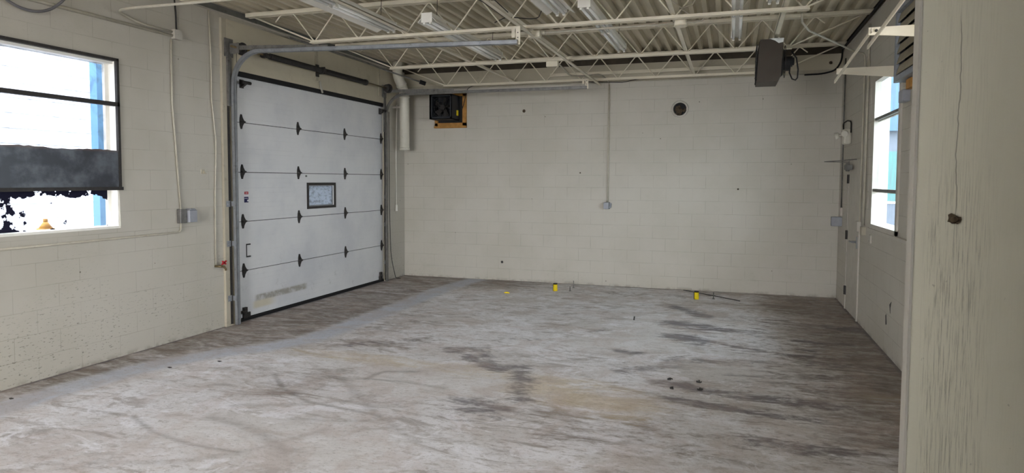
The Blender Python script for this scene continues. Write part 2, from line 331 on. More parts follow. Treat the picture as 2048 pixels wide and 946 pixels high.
# --- floor with stain masks baked from drawn strokes (vertex attributes hold only dirt / dust, no light)
STROKES=[
 ('m',0.02,0.8,[(-4.14, 3.75), (-3.75, 3.56), (-3.36, 3.47), (-2.95, 3.46)]),
 ('m',0.02,0.8,[(-3.85, 4.98), (-3.51, 4.66), (-3.12, 4.44), (-2.78, 4.4), (-2.44, 4.35)]),
 ('m',0.04,0.5,[(-3.2, 5.06), (-2.77, 4.64), (-2.44, 4.33)]),
 ('m',0.06,0.5,[(-3.58, 3.92), (-3.27, 3.86), (-3.01, 3.77), (-2.68, 3.57)]),
 ('m',0.03,0.4,[(-3.62, 4.18), (-3.09, 4.39), (-2.83, 4.58), (-2.7, 4.72)]),
 ('m',0.03,0.9,[(-3.0, 5.12), (-3.0, 5.27), (-2.96, 5.38), (-2.68, 5.48)]),
 ('m',0.025,0.5,[(-3.0, 5.12), (-2.73, 5.16), (-2.24, 5.12)]),
 ('m',0.03,0.4,[(-3.01, 4.09), (-2.65, 4.16), (-2.36, 4.28), (-1.94, 3.97)]),
 ('m',0.04,0.35,[(-3.76, 3.03), (-3.22, 3.21), (-2.95, 3.46), (-2.8, 3.72), (-2.66, 3.97)]),
 ('d',0.14,1.0,[(-0.74, 9.47), (-0.49, 9.26), (-0.29, 8.94)]),
 ('d',0.2,1.0,[(-0.62, 8.44), (-0.5, 8.33), (-0.31, 8.28)]),
 ('d',0.18,1.0,[(-0.57, 7.69), (-0.43, 7.64), (-0.32, 7.53)]),
 ('d',0.1,0.8,[(-0.21, 8.28), (-0.03, 8.15), (0.72, 7.89), (1.22, 7.88)]),
 ('d',0.1,0.7,[(-0.4, 6.63), (0.26, 6.85), (1.08, 6.95)]),
 ('d',0.05,0.8,[(-0.04, 7.44), (0.47, 7.24), (0.81, 7.24), (0.87, 7.34), (0.83, 7.5), (0.53, 7.52)]),
 ('d',0.12,0.8,[(-0.6, 5.86), (-0.3, 5.8), (-0.01, 5.71), (0.41, 5.69), (0.82, 5.67)]),
 ('d',0.1,0.7,[(-0.4, 5.46), (0.14, 5.3), (0.7, 5.25)]),
 ('d',0.12,0.8,[(-2.72, 6.31), (-2.45, 6.49), (-2.09, 5.82), (-1.82, 5.91), (-1.56, 5.06)]),
 ('d',0.2,0.8,[(-1.91, 4.84), (-1.71, 4.67)]),
 ('d',0.1,0.7,[(-3.79, 6.14), (-3.56, 6.36), (-3.27, 6.51)]),
 ('d',0.1,0.8,[(-2.75, 6.34), (-2.49, 6.16), (-2.24, 5.97), (-1.99, 5.77)]),
 ('d',0.2,0.7,[(0.2, 4.77), (0.47, 4.75), (0.75, 4.7)]),
 ('d',0.08,0.7,[(-2.23, 6.97), (-2.11, 6.96), (-1.99, 7.03)]),
 ('d',0.06,0.8,[(-1.07, 6.82), (-0.94, 6.78), (-0.84, 6.81)]),
 ('d',0.12,0.7,[(-0.93, 6.05), (-0.56, 6.44), (-0.49, 6.73)]),
 ('d',0.1,0.5,[(-1.53, 7.68), (-1.4, 7.59)]),
 ('d',0.16,1.0,[(1.2, 8.75), (1.5, 8.75)]),
 ('b',0.34,0.6,[(-1.25, 4.77), (-1.0, 4.44), (-0.71, 4.44), (-0.46, 4.54), (-0.64, 4.81)]),
 ('b',0.3,0.7,[(-3.51, 4.68), (-3.43, 4.87), (-3.42, 5.19)]),
 ('b',0.25,0.7,[(-3.74, 6.32), (-3.34, 6.3), (-3.17, 6.59)]),
 ('b',0.35,0.7,[(0.63, 6.58), (0.9, 6.13), (1.2, 6.1)]),
 ('b',0.35,0.6,[(0.17, 5.37), (0.52, 5.37), (0.85, 5.26)]),
 ('t',0.28,1.0,[(-1.53, 5.36), (-1.25, 5.26), (-0.92, 5.18), (-0.71, 5.13)]),
 ('t',0.2,0.7,[(-4.1, 5.74), (-1.21, 5.63), (-0.83, 5.4)]),
 ('t',0.15,0.6,[(1.14, 6.01), (1.32, 6.01)]),
 ('l',0.5,0.8,[(-1.89, 5.48), (-2.46, 5.28), (-3.38, 5.47)]),
 ('l',0.4,0.7,[(-3.48, 3.69), (-2.84, 3.72), (-2.3, 3.72)]),
 ('l',0.35,0.8,[(-0.76, 8.55), (-0.79, 7.18), (-1.29, 7.01)]),
 ('l',0.3,0.8,[(0.83, 6.83), (0.46, 6.52), (-0.02, 6.36)]),
 ('l',0.25,0.8,[(-0.22, 8.74), (0.14, 8.55)]),
 ('l',0.35,0.7,[(0.31, 5.3), (0.51, 5.2)]),
]
BAND = [(-5.22, 2.0), (-5.218, 3.555), (-5.2, 4.159), (-5.10, 4.889), (-4.834, 5.45), (-4.568, 5.75), (-4.35, 6.2), (-4.314, 6.996), (-4.318, 8.287), (-4.355, 9.713), (-4.22, 11.1)]
def floor_mesh():
    import numpy as np
    st = .022; xs = np.arange(XL-.15, XR+.2, st); ys = np.arange(2.3, YB+.1, st)
    X, Y = np.meshgrid(xs, ys); nx, ny = len(xs), len(ys)
    def seg(pts):
        d = np.full(X.shape, 9.)
        for (ax, ay), (bx, by) in zip(pts[:-1], pts[1:]):
            vx, vy = bx-ax, by-ay; t = np.clip(((X-ax)*vx+(Y-ay)*vy)/(vx*vx+vy*vy+1e-9), 0, 1)
            d = np.minimum(d, np.hypot(X-ax-t*vx, Y-ay-t*vy))
        return d
    L = {c: np.zeros(X.shape) for c in 'dbtml'}
    for c, w, s, p in STROKES: L[c] = np.maximum(L[c], s*np.exp(-(seg(p)/(w*(1.35 if c != 'm' else 1.)))**2))
    def ss(v, a, b): t = np.clip((v-a)/(b-a), 0, 1); return t*t*(3-2*t)
    bd = seg(BAND); band = 1-ss(bd, .08, .26)
    xb = np.interp(Y, [p[1] for p in BAND], [p[0] for p in BAND])
    brown = ss(xb-X, .0, .25)*.85                                  # strip between the dusted line and the left wall
    brown = np.maximum(brown, ss(Y, 9.3, 10.7)*(.45+.5*ss(-X, 2.3, 3.9)))   # along the back wall
    brown = np.maximum(brown, ss(X+.25*(Y-6)*.2, -.2, 1.3)*ss(Y, 3.2, 5)*.95)   # the right-hand corner
    brown = np.maximum(brown, np.exp(-((X+3.9)**2/.16+(Y-7.3)**2/2.5))*.55)
    L['b'] = np.maximum(L['b'], brown)
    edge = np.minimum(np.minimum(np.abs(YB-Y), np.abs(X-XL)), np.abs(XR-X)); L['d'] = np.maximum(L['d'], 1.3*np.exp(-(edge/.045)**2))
    L['d'] = np.maximum(L['d'], ss(X, -.7, .2)*ss(Y, 4.8, 6.2)*(1-ss(Y, 9, 10.3))*.42)
    verts = np.stack([X.ravel(), Y.ravel(), np.zeros(X.size)], 1)
    idx = np.arange(nx*ny).reshape(ny, nx)
    q = np.stack([idx[:-1, :-1], idx[:-1, 1:], idx[1:, 1:], idx[1:, :-1]], -1).reshape(-1, 4)
    me = bpy.data.meshes.new('floor'); me.from_pydata(verts.tolist(), [], q.tolist())
    for nm, ch in (('stains', (L['d'], L['b'], L['t'], L['m'])), ('dust', (band, L['l'], L['m'], L['d']*0))):
        at = me.attributes.new(nm, 'FLOAT_COLOR', 'POINT')
        at.data.foreach_set('color', np.stack([c.ravel() for c in ch], 1).astype(np.float32).ravel())
    return me
k = N('stained_concrete')
a1 = k.add('Attribute', attribute_name='stains'); a2 = k.add('Attribute', attribute_name='dust')
s1 = k.add('SeparateColor'); k.lk(a1.outputs['Color'], s1.inputs[0]); s2 = k.add('SeparateColor'); k.lk(a2.outputs['Color'], s2.inputs[0])
D, B_, T = s1.outputs; BD, LT, MK = s2.outputs
big = k.noise(scale=.9, detail=6, rough=.62, dist=.6)
strk = k.noise(k.comb(('X', 'Y', None), sc=(.9, 2.6, 1)), scale=1.5, detail=8, rough=.68, dist=1.4)
fine = k.noise(k.comb(('X', 'Y', None), sc=(1, 2, 1)), scale=9, detail=8, rough=.72, dist=.5)
grain = k.noise(scale=60, detail=3)
x = k.mix(k.ramp(big, .36, .62), srgb(208, 203, 200), srgb(230, 228, 229))
x = k.mix(k.ramp(strk, .50, .66, 0, .8), x, srgb(160, 152, 147))
x = k.mix(k.ramp(fine, .50, .66, 0, .6), x, srgb(158, 148, 140))
x = k.mix(k.ramp(fine, .44, .30, 0, .8), x, srgb(226, 225, 228))
def brk(mask, amp, a, b, hi=1.):        # ragged-edged mask
    nn = k.math('ADD', k.math('MULTIPLY', strk, .6), k.math('MULTIPLY', fine, .4))
    return k.ramp(k.math('ADD', mask, k.math('MULTIPLY', k.math('SUBTRACT', nn, .5), amp)), a, b, 0, hi)
chalk = k.noise(k.comb(('X', 'Y', None), sc=(1, 1.6, 1)), scale=1.9, detail=9, rough=.72, dist=1.0)
x = k.mix(k.ramp(chalk, .52, .60, 0, .75), x, srgb(240, 238, 241))
x = k.mix(k.ramp(chalk, .44, .34, 0, .6), x, srgb(160, 151, 146))
x = k.mix(brk(LT, 1.6, .3, .7, .6), x, srgb(222, 218, 215))
x = k.mix(brk(B_, 2.6, .25, 1.1, .88), x, srgb(122, 109, 98))
x = k.mix(brk(T, 3.0, .3, 1.1, .65), x, srgb(208, 190, 160))
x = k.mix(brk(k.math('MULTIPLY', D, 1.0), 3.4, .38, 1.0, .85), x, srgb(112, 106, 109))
x = k.mix(k.math('MULTIPLY', MK, k.ramp(fine, .3, .6, .45, .8)), x, srgb(128, 122, 118))
x = k.mix(k.math('MULTIPLY', BD, k.ramp(fine, .3, .75, .95, .6)), x, srgb(192, 196, 206))
x = k.mix(k.ramp(k.noise(scale=2.3, detail=6, rough=.7, dist=.8), .45, .62, 0, .35), x, srgb(186, 168, 158))
x = k.mix(k.ramp(k.noise(k.comb(('X', 'Y', None), sc=(1, 1.7, 1)), scale=22, detail=6, rough=.8), .52, .66, 0, .5), x, srgb(140, 132, 126))
x = k.mix(k.ramp(grain, .55, .75, 0, .25), x, srgb(120, 114, 108))
k.col(x); k.b.inputs['Specular IOR Level'].default_value = .3
rg = k.ramp(big, .3, .7, .62, .82); k.lk(rg, k.b.inputs['Roughness'])
k.bump(k.math('ADD', fine, k.math('MULTIPLY', grain, .3)), .22, .008); M['floor'] = k.m
fm = floor_mesh(); fm.materials.append(M['floor'])
fo = bpy.data.objects.new('floor', fm); COL.objects.link(fo); struct(fo)
b = MB(); b.box((-5.9, -4.1, -.2), (3.4, 2.31, 0)); b.box((-5.9, 2.3, -.2), (3.4, 11.3, -.004)); struct(b.build('floor_slab', M['ground'])); bpy.data.objects['floor_slab'].name = 'floor_2'

# --- walls
def wall_x(name, x0, x1, y0, y1, z0, z1, holes, mat):
    b = MB(); ys = sorted({y0, y1, *[h[0] for h in holes], *[h[1] for h in holes]})
    for ya, yb in zip(ys[:-1], ys[1:]):
        hs = sorted([h for h in holes if h[0] <= ya and h[1] >= yb], key=lambda h: h[2]); z = z0
        for h in hs:
            if h[2] > z: b.box((x0, ya, z), (x1, yb, h[2]))
            z = h[3]
        if z < z1: b.box((x0, ya, z), (x1, yb, z1))
    return struct(b.build(name, mat))
WIN = (2.5, 5.04, 1.262, 2.87)
wall_x('wall_left', XL-.2, XL, -4.1, YB+.2, 0, ZT, [(2.5, 5.14, 1.262, 2.87), (6.70, 10.25, 0, 3.0)], M['wl'])
W2 = (7.33, 8.555, 1.262, 2.88)
wall_x('wall_right', XR, XR+.2, 2.045, YB+.2, 0, ZT, [(7.33, 8.8, 1.262, 3.06), (3.8, 5.2, 1.9, 2.95)], M['wr'])
b = MB(); b.box((XL-.2, YB, 0), (XR+.2, YB+.2, ZT-.03)); struct(b.build('wall_back', M['wb']))
b = MB(); b.box((.457, 2.0, 0), (3.4, 2.045, 3.74)); struct(b.build('wall_front', M['ply']))
b = MB(); b.box((.452, 1.998, 0), (.459, 2.047, 3.74)); struct(tag(b.build('trim_1', M['cream'])))
b = MB(); b.box((3.2, -4.1, 0), (3.4, 2.0, ZT)); struct(b.build('wall_side', M['board']))
b = MB(); b.box((XL-.2, -4.1, 0), (-4.6, -4, ZT)); b.box((-.7, -4.1, 0), (3.4, -4, ZT)); b.box((-4.6, -4.1, 3.2), (-.7, -4, ZT)); struct(b.build('wall_rear', M['board']))
b = MB(); b.box((-.7, -4, 0), (-.6, .05, ZT+.09)); struct(b.build('wall_light_shield', M['board']))  # added unseen wall, keeps bay daylight off the plywood partition
# steel on the wall heads
b = MB(); b.box((XL-.2, -4.1, ZT), (XL-.04, YB+.2, 3.84)); struct(b.build('trim_2', M['beamgrey']))
b = MB(); b.box((XR+.03, 2.045, ZT), (XR+.2, YB+.2, 3.84)); struct(b.build('trim_3', M['darkgap']))
b = MB(); b.box((XL-.04, YB+.02, ZT-.03), (XR+.03, YB+.2, 3.84)); struct(b.build('trim_4', M['darkgap']))
b = MB(); b.box((XL, -4.0, ZT-.012), (XL+.012, YB, ZT+.004)); struct(b.build('trim_5', M['cream']))
b = MB(); b.box((XR-.012, 2.05, ZT-.012), (XR, YB, ZT+.004)); struct(b.build('trim_6', M['cream']))
# deck: ribs run along the depth of the room
b = MB(); zb, zt2 = 3.752, 3.815; p = .1524; prof = []; x = XL-.2
while x < XR+.25:
    prof += [(x, zb), (x+.052, zb), (x+.070, zt2), (x+.134, zt2)]; x += p
y0, y1 = -4.1, YB+.2; vs_ = []
for (px, pz) in prof: vs_ += [(px, y0, pz), (px, y1, pz)]
b.quadset(vs_, [(2*i, 2*i+2, 2*i+3, 2*i+1) for i in range(len(prof)-1)])
ce = b.build('ceiling', M['deck']); struct(ce)
b = MB(); b.box((XL-.2, -4.15, 3.83), (3.4, YB+.25, 3.93)); b.box((XR+.2, -4.15, 3.74), (3.4, 2.045, 3.83)); struct(b.build('ceiling_2', M['ground']))
# --- outside
b = MB(); b.box((-30, -20, -.3), (30, 30, -.2)); g = struct(b.build('ground', M['ground']))
b = MB(); b.box((-9.3, -2, -.2), (-9.0, 12, 5.5))
for i in range(27): b.prism([(-9.0, -2, .0+i*.2), (-8.99, -2, .0+i*.2), (-9.0, -2, .19+i*.2)], (0, 14, 0))
tag(b.build('neighbouring_building', M['siding']), 'overexposed white sided building seen through the left window', 'building')
b = MB(); b.box((-6.66, 5.60, -.2), (-6.56, 5.75, 3.2)); solo(b, 'outdoor_post', M['blue'], 'blue painted post standing outside the left window', 'post')
t = thing('outdoor_trailer', 'blue and teal boxy trailer blurred behind the right window', 'trailer', (3.2, 15.3, -.2))
b = MB(); b.box((2.2, 15.0, 2.75), (4.6, 15.6, 5.2)); b.build('upper_panel', M['tblue'], t)
b = MB(); b.box((2.3, 15.1, 1.35), (4.6, 15.6, 2.35)); b.build('side_panel', M['teal'], t)
b = MB(); b.box((2.3, 15.15, -.2), (4.6, 15.6, 1.3)); b.box((2.3, 15.15, 2.35), (4.6, 15.6, 2.75)); b.build('body', M['tgrey'], t)
t = thing('outdoor_hydrant', 'yellow hydrant seen through the peeling lower window pane', 'hydrant', (-6.3, 4.78, -.2))
b = MB(); b.cyl((-6.3, 4.78, -.2), (-6.3, 4.78, 1.26), .05, 16); b.cyl((-6.3, 4.78, 1.18), (-6.3, 4.78, 1.26), .075, 16); b.build('body', M['hyd'], t)
b = MB(); b.cyl((-6.3, 4.78, 1.26), (-6.3, 4.78, 1.32), .06, 16, .02); b.cyl((-6.3, 4.78, 1.32), (-6.3, 4.78, 1.35), .02, 8); b.build('cap', M['hyd'], t)

# --- left window
w = bpy.data.objects.new('window_1', None); COL.objects.link(w); w['_o'] = [0, 0, 0]; struct(w)
b = MB(); b.box((XL-.10, 2.5, 1.66), (XL-.095, 5.03, 2.87)); p = b.build('pane', M['film'], w)
b = MB(); b.box((XL-.10, 2.5, 1.27), (XL-.095, 5.03, 1.66)); b.build('pane', M['chipglass'], w)
b = MB()
b.box((XL-.03, 2.46, 2.865), (XL+.02, 5.05, 2.892)); b.box((XL-.03, 5.026, 1.645), (XL+.02, 5.052, 2.892))
b.box((XL-.03, 2.46, 2.436), (XL+.02, 5.05, 2.474)); b.box((XL-.03, 2.46, 1.63), (XL+.03, 5.06, 1.662))
b.build('window_frame', M['dark'], w)
b = MB(); n = 60; top = [(4.99-(i/n)*2.5, 2.012+.006*math.sin(i*.35)+random.uniform(-.005, .005)) for i in range(n+1)]
b.prism([(XL-.02, 5.03, 1.655), (XL-.02, 5.03, 2.01)]+[(XL-.02, y, z) for y, z in top]+[(XL-.02, 2.49, 1.655)], (.03, 0, 0))
b.build('blackout_panel', M['blackpanel'], w)['label'] = 'black painted panel with ragged top edge'
b = MB(); b.box((XL-.10, 5.025, 1.262), (XL-.01, 5.04, 2.87)); b.box((XL-.12, 4.985, 1.27), (XL-.09, 5.04, 2.86)); b.box((XL-.16, 2.5, 1.262), (XL+.012, 5.03, 1.285)); b.box((XL-.16, 2.5, 2.84), (XL-.03, 5.04, 2.87));
b.build('window_reveal', M['white'], w)
b = MB(); b.box((XL-.11, 5.04, 1.262), (XL, 5.14, 2.87)); struct(b.build('trim_12', M['wl']))
# --- right window
w = bpy.data.objects.new('window_2', None); COL.objects.link(w); w['_o'] = [0, 0, 0]; struct(w)
y0, y1, z0, z1 = W2
b = MB(); b.box((XR+.045, y0, z0), (XR+.05, y1, z1)); b.build('pane', M['frost'], w)
b = MB()
for zz_ in (2.43, 1.635): b.box((XR+.0, y0, zz_), (XR+.03, y1, zz_+.03))
b.build('glazing_bar', M['beamgrey'], w)
b = MB()
for zz_ in (2.42, 1.625): b.box((XR+.035, y0, zz_), (XR+.06, y1, zz_+.03))
b.build('outer_bar', M['cream'], w)
b = MB(); b.box((XR-.018, y0-.07, z0-.04), (XR+.02, y0, z1+.05)); b.box((XR-.008, y1-.012, z0-.04), (XR+.06, y1+.014, z1+.02)); b.box((XR-.018, y0-.07, z0-.045), (XR+.16, y1+.02, z0+.006)); b.box((XR-.01, y0, z1-.012), (XR+.06, y1, z1+.02)); b.box((XR+.0, y0-.01, z0), (XR+.16, y0+.012, z1))
b.build('window_frame', M['cream'], w)
b = MB(); b.box((XR+.002, y1+.01, z0), (XR+.07, y1+.25, z1+.18)); b.box((XR+.002, y0, z1+.015), (XR+.07, y1+.02, z1+.18)); struct(b.build('trim_14', M['wr']))
b = MB(); b.box((XR-.03, 5.9, z0-.075), (XR, y1+.12, z0-.045)); b.build('window_sill', M['cream'], w)
w = bpy.data.objects.new('window_3', None); COL.objects.link(w); w['_o'] = [0, 0, 0]; struct(w)
b = MB()
for q in ((3.8, 3.84), (4.48, 4.52), (5.16, 5.2)): b.box((XR+.08, q[0], 1.9), (XR+.14, q[1], 2.95))
for q in (1.9, 2.4, 2.91): b.box((XR+.08, 3.8, q), (XR+.14, 5.2, q+.04))
b.build('window_frame', M['cream'], w)

# --- overhead garage door
d1 = bpy.data.objects.new('door_1', None); COL.objects.link(d1); d1.location = (XL-.03, 8.48, 0); d1['_o'] = [XL-.03, 8.48, 0]; struct(d1)
XD = XL-.012
for i in range(5):
    b = MB(); zl = .022+i*.602
    if i == 2:
        b.box((XD-.045, 6.66, zl), (XD, 8.13, zl+.594)); b.box((XD-.045, 8.76, zl), (XD, 10.29, zl+.594)); b.box((XD-.045, 8.13, zl), (XD, 8.76, 1.365)); b.box((XD-.045, 8.13, 1.65), (XD, 8.76, zl+.594))
    else: b.box((XD-.045, 6.66, zl), (XD, 10.29, zl+.594))
    dp = b.build('door_panel', M['door'], d1)
    if i < 4: b = MB(); b.box((XD-.045, 6.66, zl+.585), (XD-.014, 10.29, zl+.61)); b.build('joint_strip', M['dark'], d1)
    if i == 2:
        b = MB(); o_, i_ = (8.09, 8.80, 1.325, 1.695), (8.125, 8.765, 1.362, 1.655)
        b.box((XD-.05, o_[0], o_[2]), (XD+.014, i_[0], o_[3])); b.box((XD-.05, i_[1], o_[2]), (XD+.014, o_[1], o_[3])); b.box((XD-.05, i_[0], o_[2]), (XD+.014, i_[1], i_[2])); b.box((XD-.05, i_[0], i_[3]), (XD+.014, i_[1], o_[3]))
        b.build('window_frame', M['dark'], dp)
        b = MB(); b.box((XD-.03, 8.125, 1.362), (XD-.026, 8.765, 1.655)); b.build('pane', M['dirty'], dp)
        b = MB(); b.box((XD-.02, 8.135, 1.37), (XD-.012, 8.15, 1.648)); b.box((XD-.02, 8.74, 1.37), (XD-.012, 8.752, 1.648)); b.box((XD-.02, 8.135, 1.367), (XD-.012, 8.752, 1.378)); b.build('window_bead', M['galv'], dp)
        b = MB(); b.box((XD, 6.815, 1.555), (XD+.002, 6.885, 1.588)); b.build('warning_sticker', M['stred'], dp)
        b = MB(); b.box((XD, 6.81, 1.527), (XD+.0015, 6.89, 1.555)); b.box((XD+.002, 6.835, 1.568), (XD+.003, 6.868, 1.574)); b.box((XD+.002, 6.812, 1.503), (XD+.003, 6.872, 1.508)); b.box((XD+.002, 6.862, 1.468), (XD+.003, 6.885, 1.488)); b.build('sticker_print', M['stwhite'], dp)
        b = MB(); b.box((XD, 6.81, 1.455), (XD+.002, 6.885, 1.524)); b.build('rating_sticker', M['stnavy'], dp)
        b = MB(); b.box((XD, 8.06, 1.775), (XD+.002, 8.10, 1.80)); b.build('label_mark', M['beamgrey'], dp)
b = MB(); b.box((XD-.04, 6.64, .0), (XD+.012, 10.3, .03)); b.box((XD-.005, 6.72, .03), (XD+.006, 10.25, .045)); b.build('bottom_seal', M['black'], d1)
b = MB(); b.box((XD-.04, 6.66, 2.972), (XD+.03, 10.27, 3.035)); b.build('top_seal', M['black'], d1)
HG = None
for y in (6.785, 7.905, 9.075, 10.20):
    for kz in (1, 2, 3, 4):
        zc = .6045*kz+.018
        if HG is None:
            HG = thing('hinge', None, None, (0, 0, 0)); bpy.data.objects.remove(HG)
            b = MB(); P = [(0, -.018, .088), (0, .002, .088), (0, .014, .052), (0, .032, .026), (0, .05, .006), (0, .05, -.006), (0, .032, -.026), (0, .014, -.052), (0, .002, -.088), (0, -.018, -.088), (0, -.032, -.045), (0, -.036, 0), (0, -.032, .045)]
            b.prism(P, (.009, 0, 0)); b.prism([(.009, -.03, .012), (.028, -.02, .008), (.028, .03, .008), (.009, .046, .010)], (0, 0, -.02)); b.tube([(.016, -.036, 0), (.016, .05, 0)], .009, 10)
            b.tube([(.008, -.010, .06), (.014, -.010, .06)], .008, 6); b.tube([(.008, -.010, -.06), (.014, -.010, -.06)], .008, 6)
            HG = b.build('hinge', M['dark']); HG['_o'] = [0, 0, 0]; h = HG
        else: h = HG.copy(); COL.objects.link(h)
        h.parent = d1; h.location = (XD-(XL-.03), y-8.48, zc)
for yy_, sgn in ((6.80, 1), (10.17, -1)):
    b = MB(); b.box((XD, yy_-.055, .04), (XD+.03, yy_+.005, .17)); b.box((XD, yy_+(.0 if sgn > 0 else -.07), .04), (XD+.02, yy_+(.07 if sgn > 0 else 0), .10)); b.tube([(XD+.02, yy_-.08, .12), (XD+.06, yy_-.05, .12)], .02, 10)
    b.build('bottom_bracket', M['dark'], d1)
    b = MB(); b.box((XD, yy_-.04, 2.84), (XD+.015, yy_+.02, 2.94)); b.prism([(XD, yy_-.03, 2.84), (XD+.07, yy_-.03, 2.88), (XD+.07, yy_-.03, 2.92), (XD, yy_-.03, 2.94)], (0, .04, 0)); b.tube([(XD+.08, yy_-.1, 2.9), (XD+.08, yy_+.06, 2.9)], .02, 10)
    b.build('top_roller_bracket', M['dark'], d1)
b = MB(); b.box((XD, 6.83, .93), (XD+.012, 6.90, .945)); b.box((XD, 6.83, .78), (XD+.012, 6.90, .795)); b.box((XD, 6.83, .78), (XD+.006, 6.84, .945)); b.build('lift_handle', M['dark'], d1)
# door surround
b = MB()
b.box((XL, 6.425, 0), (XL+.032, 6.50, 3.60)); b.build('trim_7', M['jamb']); struct(bpy.data.objects['trim_7'])
b = MB(); b.box((XL, 6.50, 0), (XL+.03, 6.665, 3.60)); b.box((XL, 6.665, 3.03), (XL+.03, 10.66, 3.60)); b.box((XL, 10.265, 0), (XL+.03, 10.33, 3.03)); struct(b.build('trim_8', M['board']))
b = MB(); b.box((XL+.03, 6.67, 3.028), (XL+.045, 10.27, 3.135)); struct(b.build('trim_9', M['board']))
b = MB(); b.box((XL+.03, 8.25, 3.135), (XL+.05, 8.31, 3.60)); b.box((XL+.03, 10.06, 3.135), (XL+.04, 10.09, 3.60)); struct(b.build('trim_10', M['jamb']))
# --- side door in the right wall
d2 = bpy.data.objects.new('door_2', None); COL.objects.link(d2); d2.location = (XR, 9.7, 0); d2['_o'] = [XR, 9.7, 0]; struct(d2)
b = MB(); b.box((XR-.008, 9.30, .012), (XR+.0, 10.135, 2.03)); b.build('door_leaf', M['cream'], d2)
b = MB(); b.box((XR-.016, 9.24, 0), (XR, 9.30, 2.09)); b.box((XR-.016, 10.14, 0), (XR, 10.20, 2.09)); b.box((XR-.016, 9.24, 2.032), (XR, 10.20, 2.09)); b.build('door_frame', M['cream'], d2)
for z in (1.78, 1.02, .26):
    b = MB(); b.box((XR-.022, 10.10, z-.06), (XR-.006, 10.16, z+.06)); b.tube([(XR-.025, 10.136, z-.06), (XR-.025, 10.136, z+.06)], .009, 8); b.build('hinge', M['dark'], d2)
b = MB(); b.box((XR-.014, 9.36, .90), (XR-.006, 9.42, 1.05)); b.cyl((XR-.008, 9.39, .985), (XR-.07, 9.39, .985), .014, 12); b.tube(fillet([(XR-.07, 9.39, .985), (XR-.075, 9.40, .985), (XR-.075, 9.52, .98)], .02), .011, 8); b.build('lever_handle', M['galv'], d2)

# ================================================================ ROOF STEEL
ZBC, ZTC = 3.362, 3.715
def joist(y, label):
    t = thing('bar_joist', label, 'joist', (-2.06, y, ZBC), 'open web steel joists under the deck')
    b = MB(); b.box((XL+.0, y-.045, ZTC+.028), (XR-.0, y+.045, ZTC+.035)); b.box((XL, y-.045, ZTC-.012), (XR, y-.038, ZTC+.035)); b.box((XL, y+.038, ZTC-.012), (XR, y+.045, ZTC+.035)); b.box((XL, y-.012, ZTC-.012), (XR, y-.007, ZTC+.035)); b.box((XL, y+.007, ZTC-.012), (XR, y+.012, ZTC+.035)); b.box((XL, y-.045, ZTC-.014), (XR, y-.012, ZTC-.008)); b.box((XL, y+.012, ZTC-.014), (XR, y+.045, ZTC-.008))
    b.build('top_chord', M['steelp'], t)
    b = MB(); xa, xe = -4.76, .66
    b.box((xa, y-.04, ZBC-.018), (xe, y-.009, ZBC-.013)); b.box((xa, y+.009, ZBC-.018), (xe, y+.04, ZBC-.013)); b.box((xa, y-.012, ZBC-.018), (xe, y-.007, ZBC+.018)); b.box((xa, y+.007, ZBC-.018), (xe, y+.012, ZBC+.018))
    b.build('bottom_chord', M['steelp'], t)
    pts = [(-5.25, y, ZTC-.09), (-5.16, y, ZTC)]
    pts += [(-5.0, y, ZTC)]
    for i in range(10):
        xb = -4.707+.591*i; pts.append((xb, y, ZBC-.004))
        pts.append((xb+.2955, y, ZTC+.0))
    pts.append((pts[-1][0]+.11, y, ZTC-.09))
    b = MB(); b.tube(fillet(pts, .035, 4), .0085, 8); b.build('web', M['steelp'], t)
    b = MB(); b.tube([(xa+.05, y, ZBC), (XL+.06, y, ZTC)], .0095, 8); b.tube([(xe-.05, y, ZBC), (XR-.06, y, ZTC)], .0095, 8); b.build('end_bar', M['steelp'], t)
    return t
J = joist(6.915, 'cream open web steel joist crossing just above the near garage door track')
for y, lb in ((8.864, 'cream open web steel joist second from the back wall, behind the brown heater'), (10.78, 'cream open web steel joist closest to the back wall'), (4.965, 'cream open web steel joist at the top edge, nearest the viewer')):
    c = copy_tree(J); c.location.y = y; c['label'] = lb
def bridge(x, z, y0, y1, label, w=.05):
    b = MB(); b.box((x-w/2, y0, z), (x+w/2, y1, z+.004)); b.box((x-w/2, y0, z), (x-w/2+.004, y1, z+.045))
    return solo(b, 'bridging_angle', M['steelp'], label, 'steel angle', 'bridging angles tying the joists')
bridge(-3.5, 3.385, 2.2, YB-.0, 'long cream angle across the joists, right beside the left double light')
bridge(-2.075, 3.298, 2.2, YB-.03, 'long cream angle under the joists that carries both door track hangers', .042)
bridge(-.585, 3.385, 2.2, YB-.0, 'cream angle across the joists below the octagonal conduit box')
bridge(.447, 3.385, 2.2, YB-.0, 'cream angle across the joists reaching the top of the brown heater')
bridge(-2.47, 3.655, 6.9, 10.7, 'cream angle fixed high under the deck beside the hanger of the near track', .06)
b = MB(); b.box((-2.9, 10.93, 3.46), (.43, 10.97, 3.51)); solo(b, 'conduit_strut', M['steelp'], 'flat cream bar high in front of the back wall, left of the heater', 'bar')

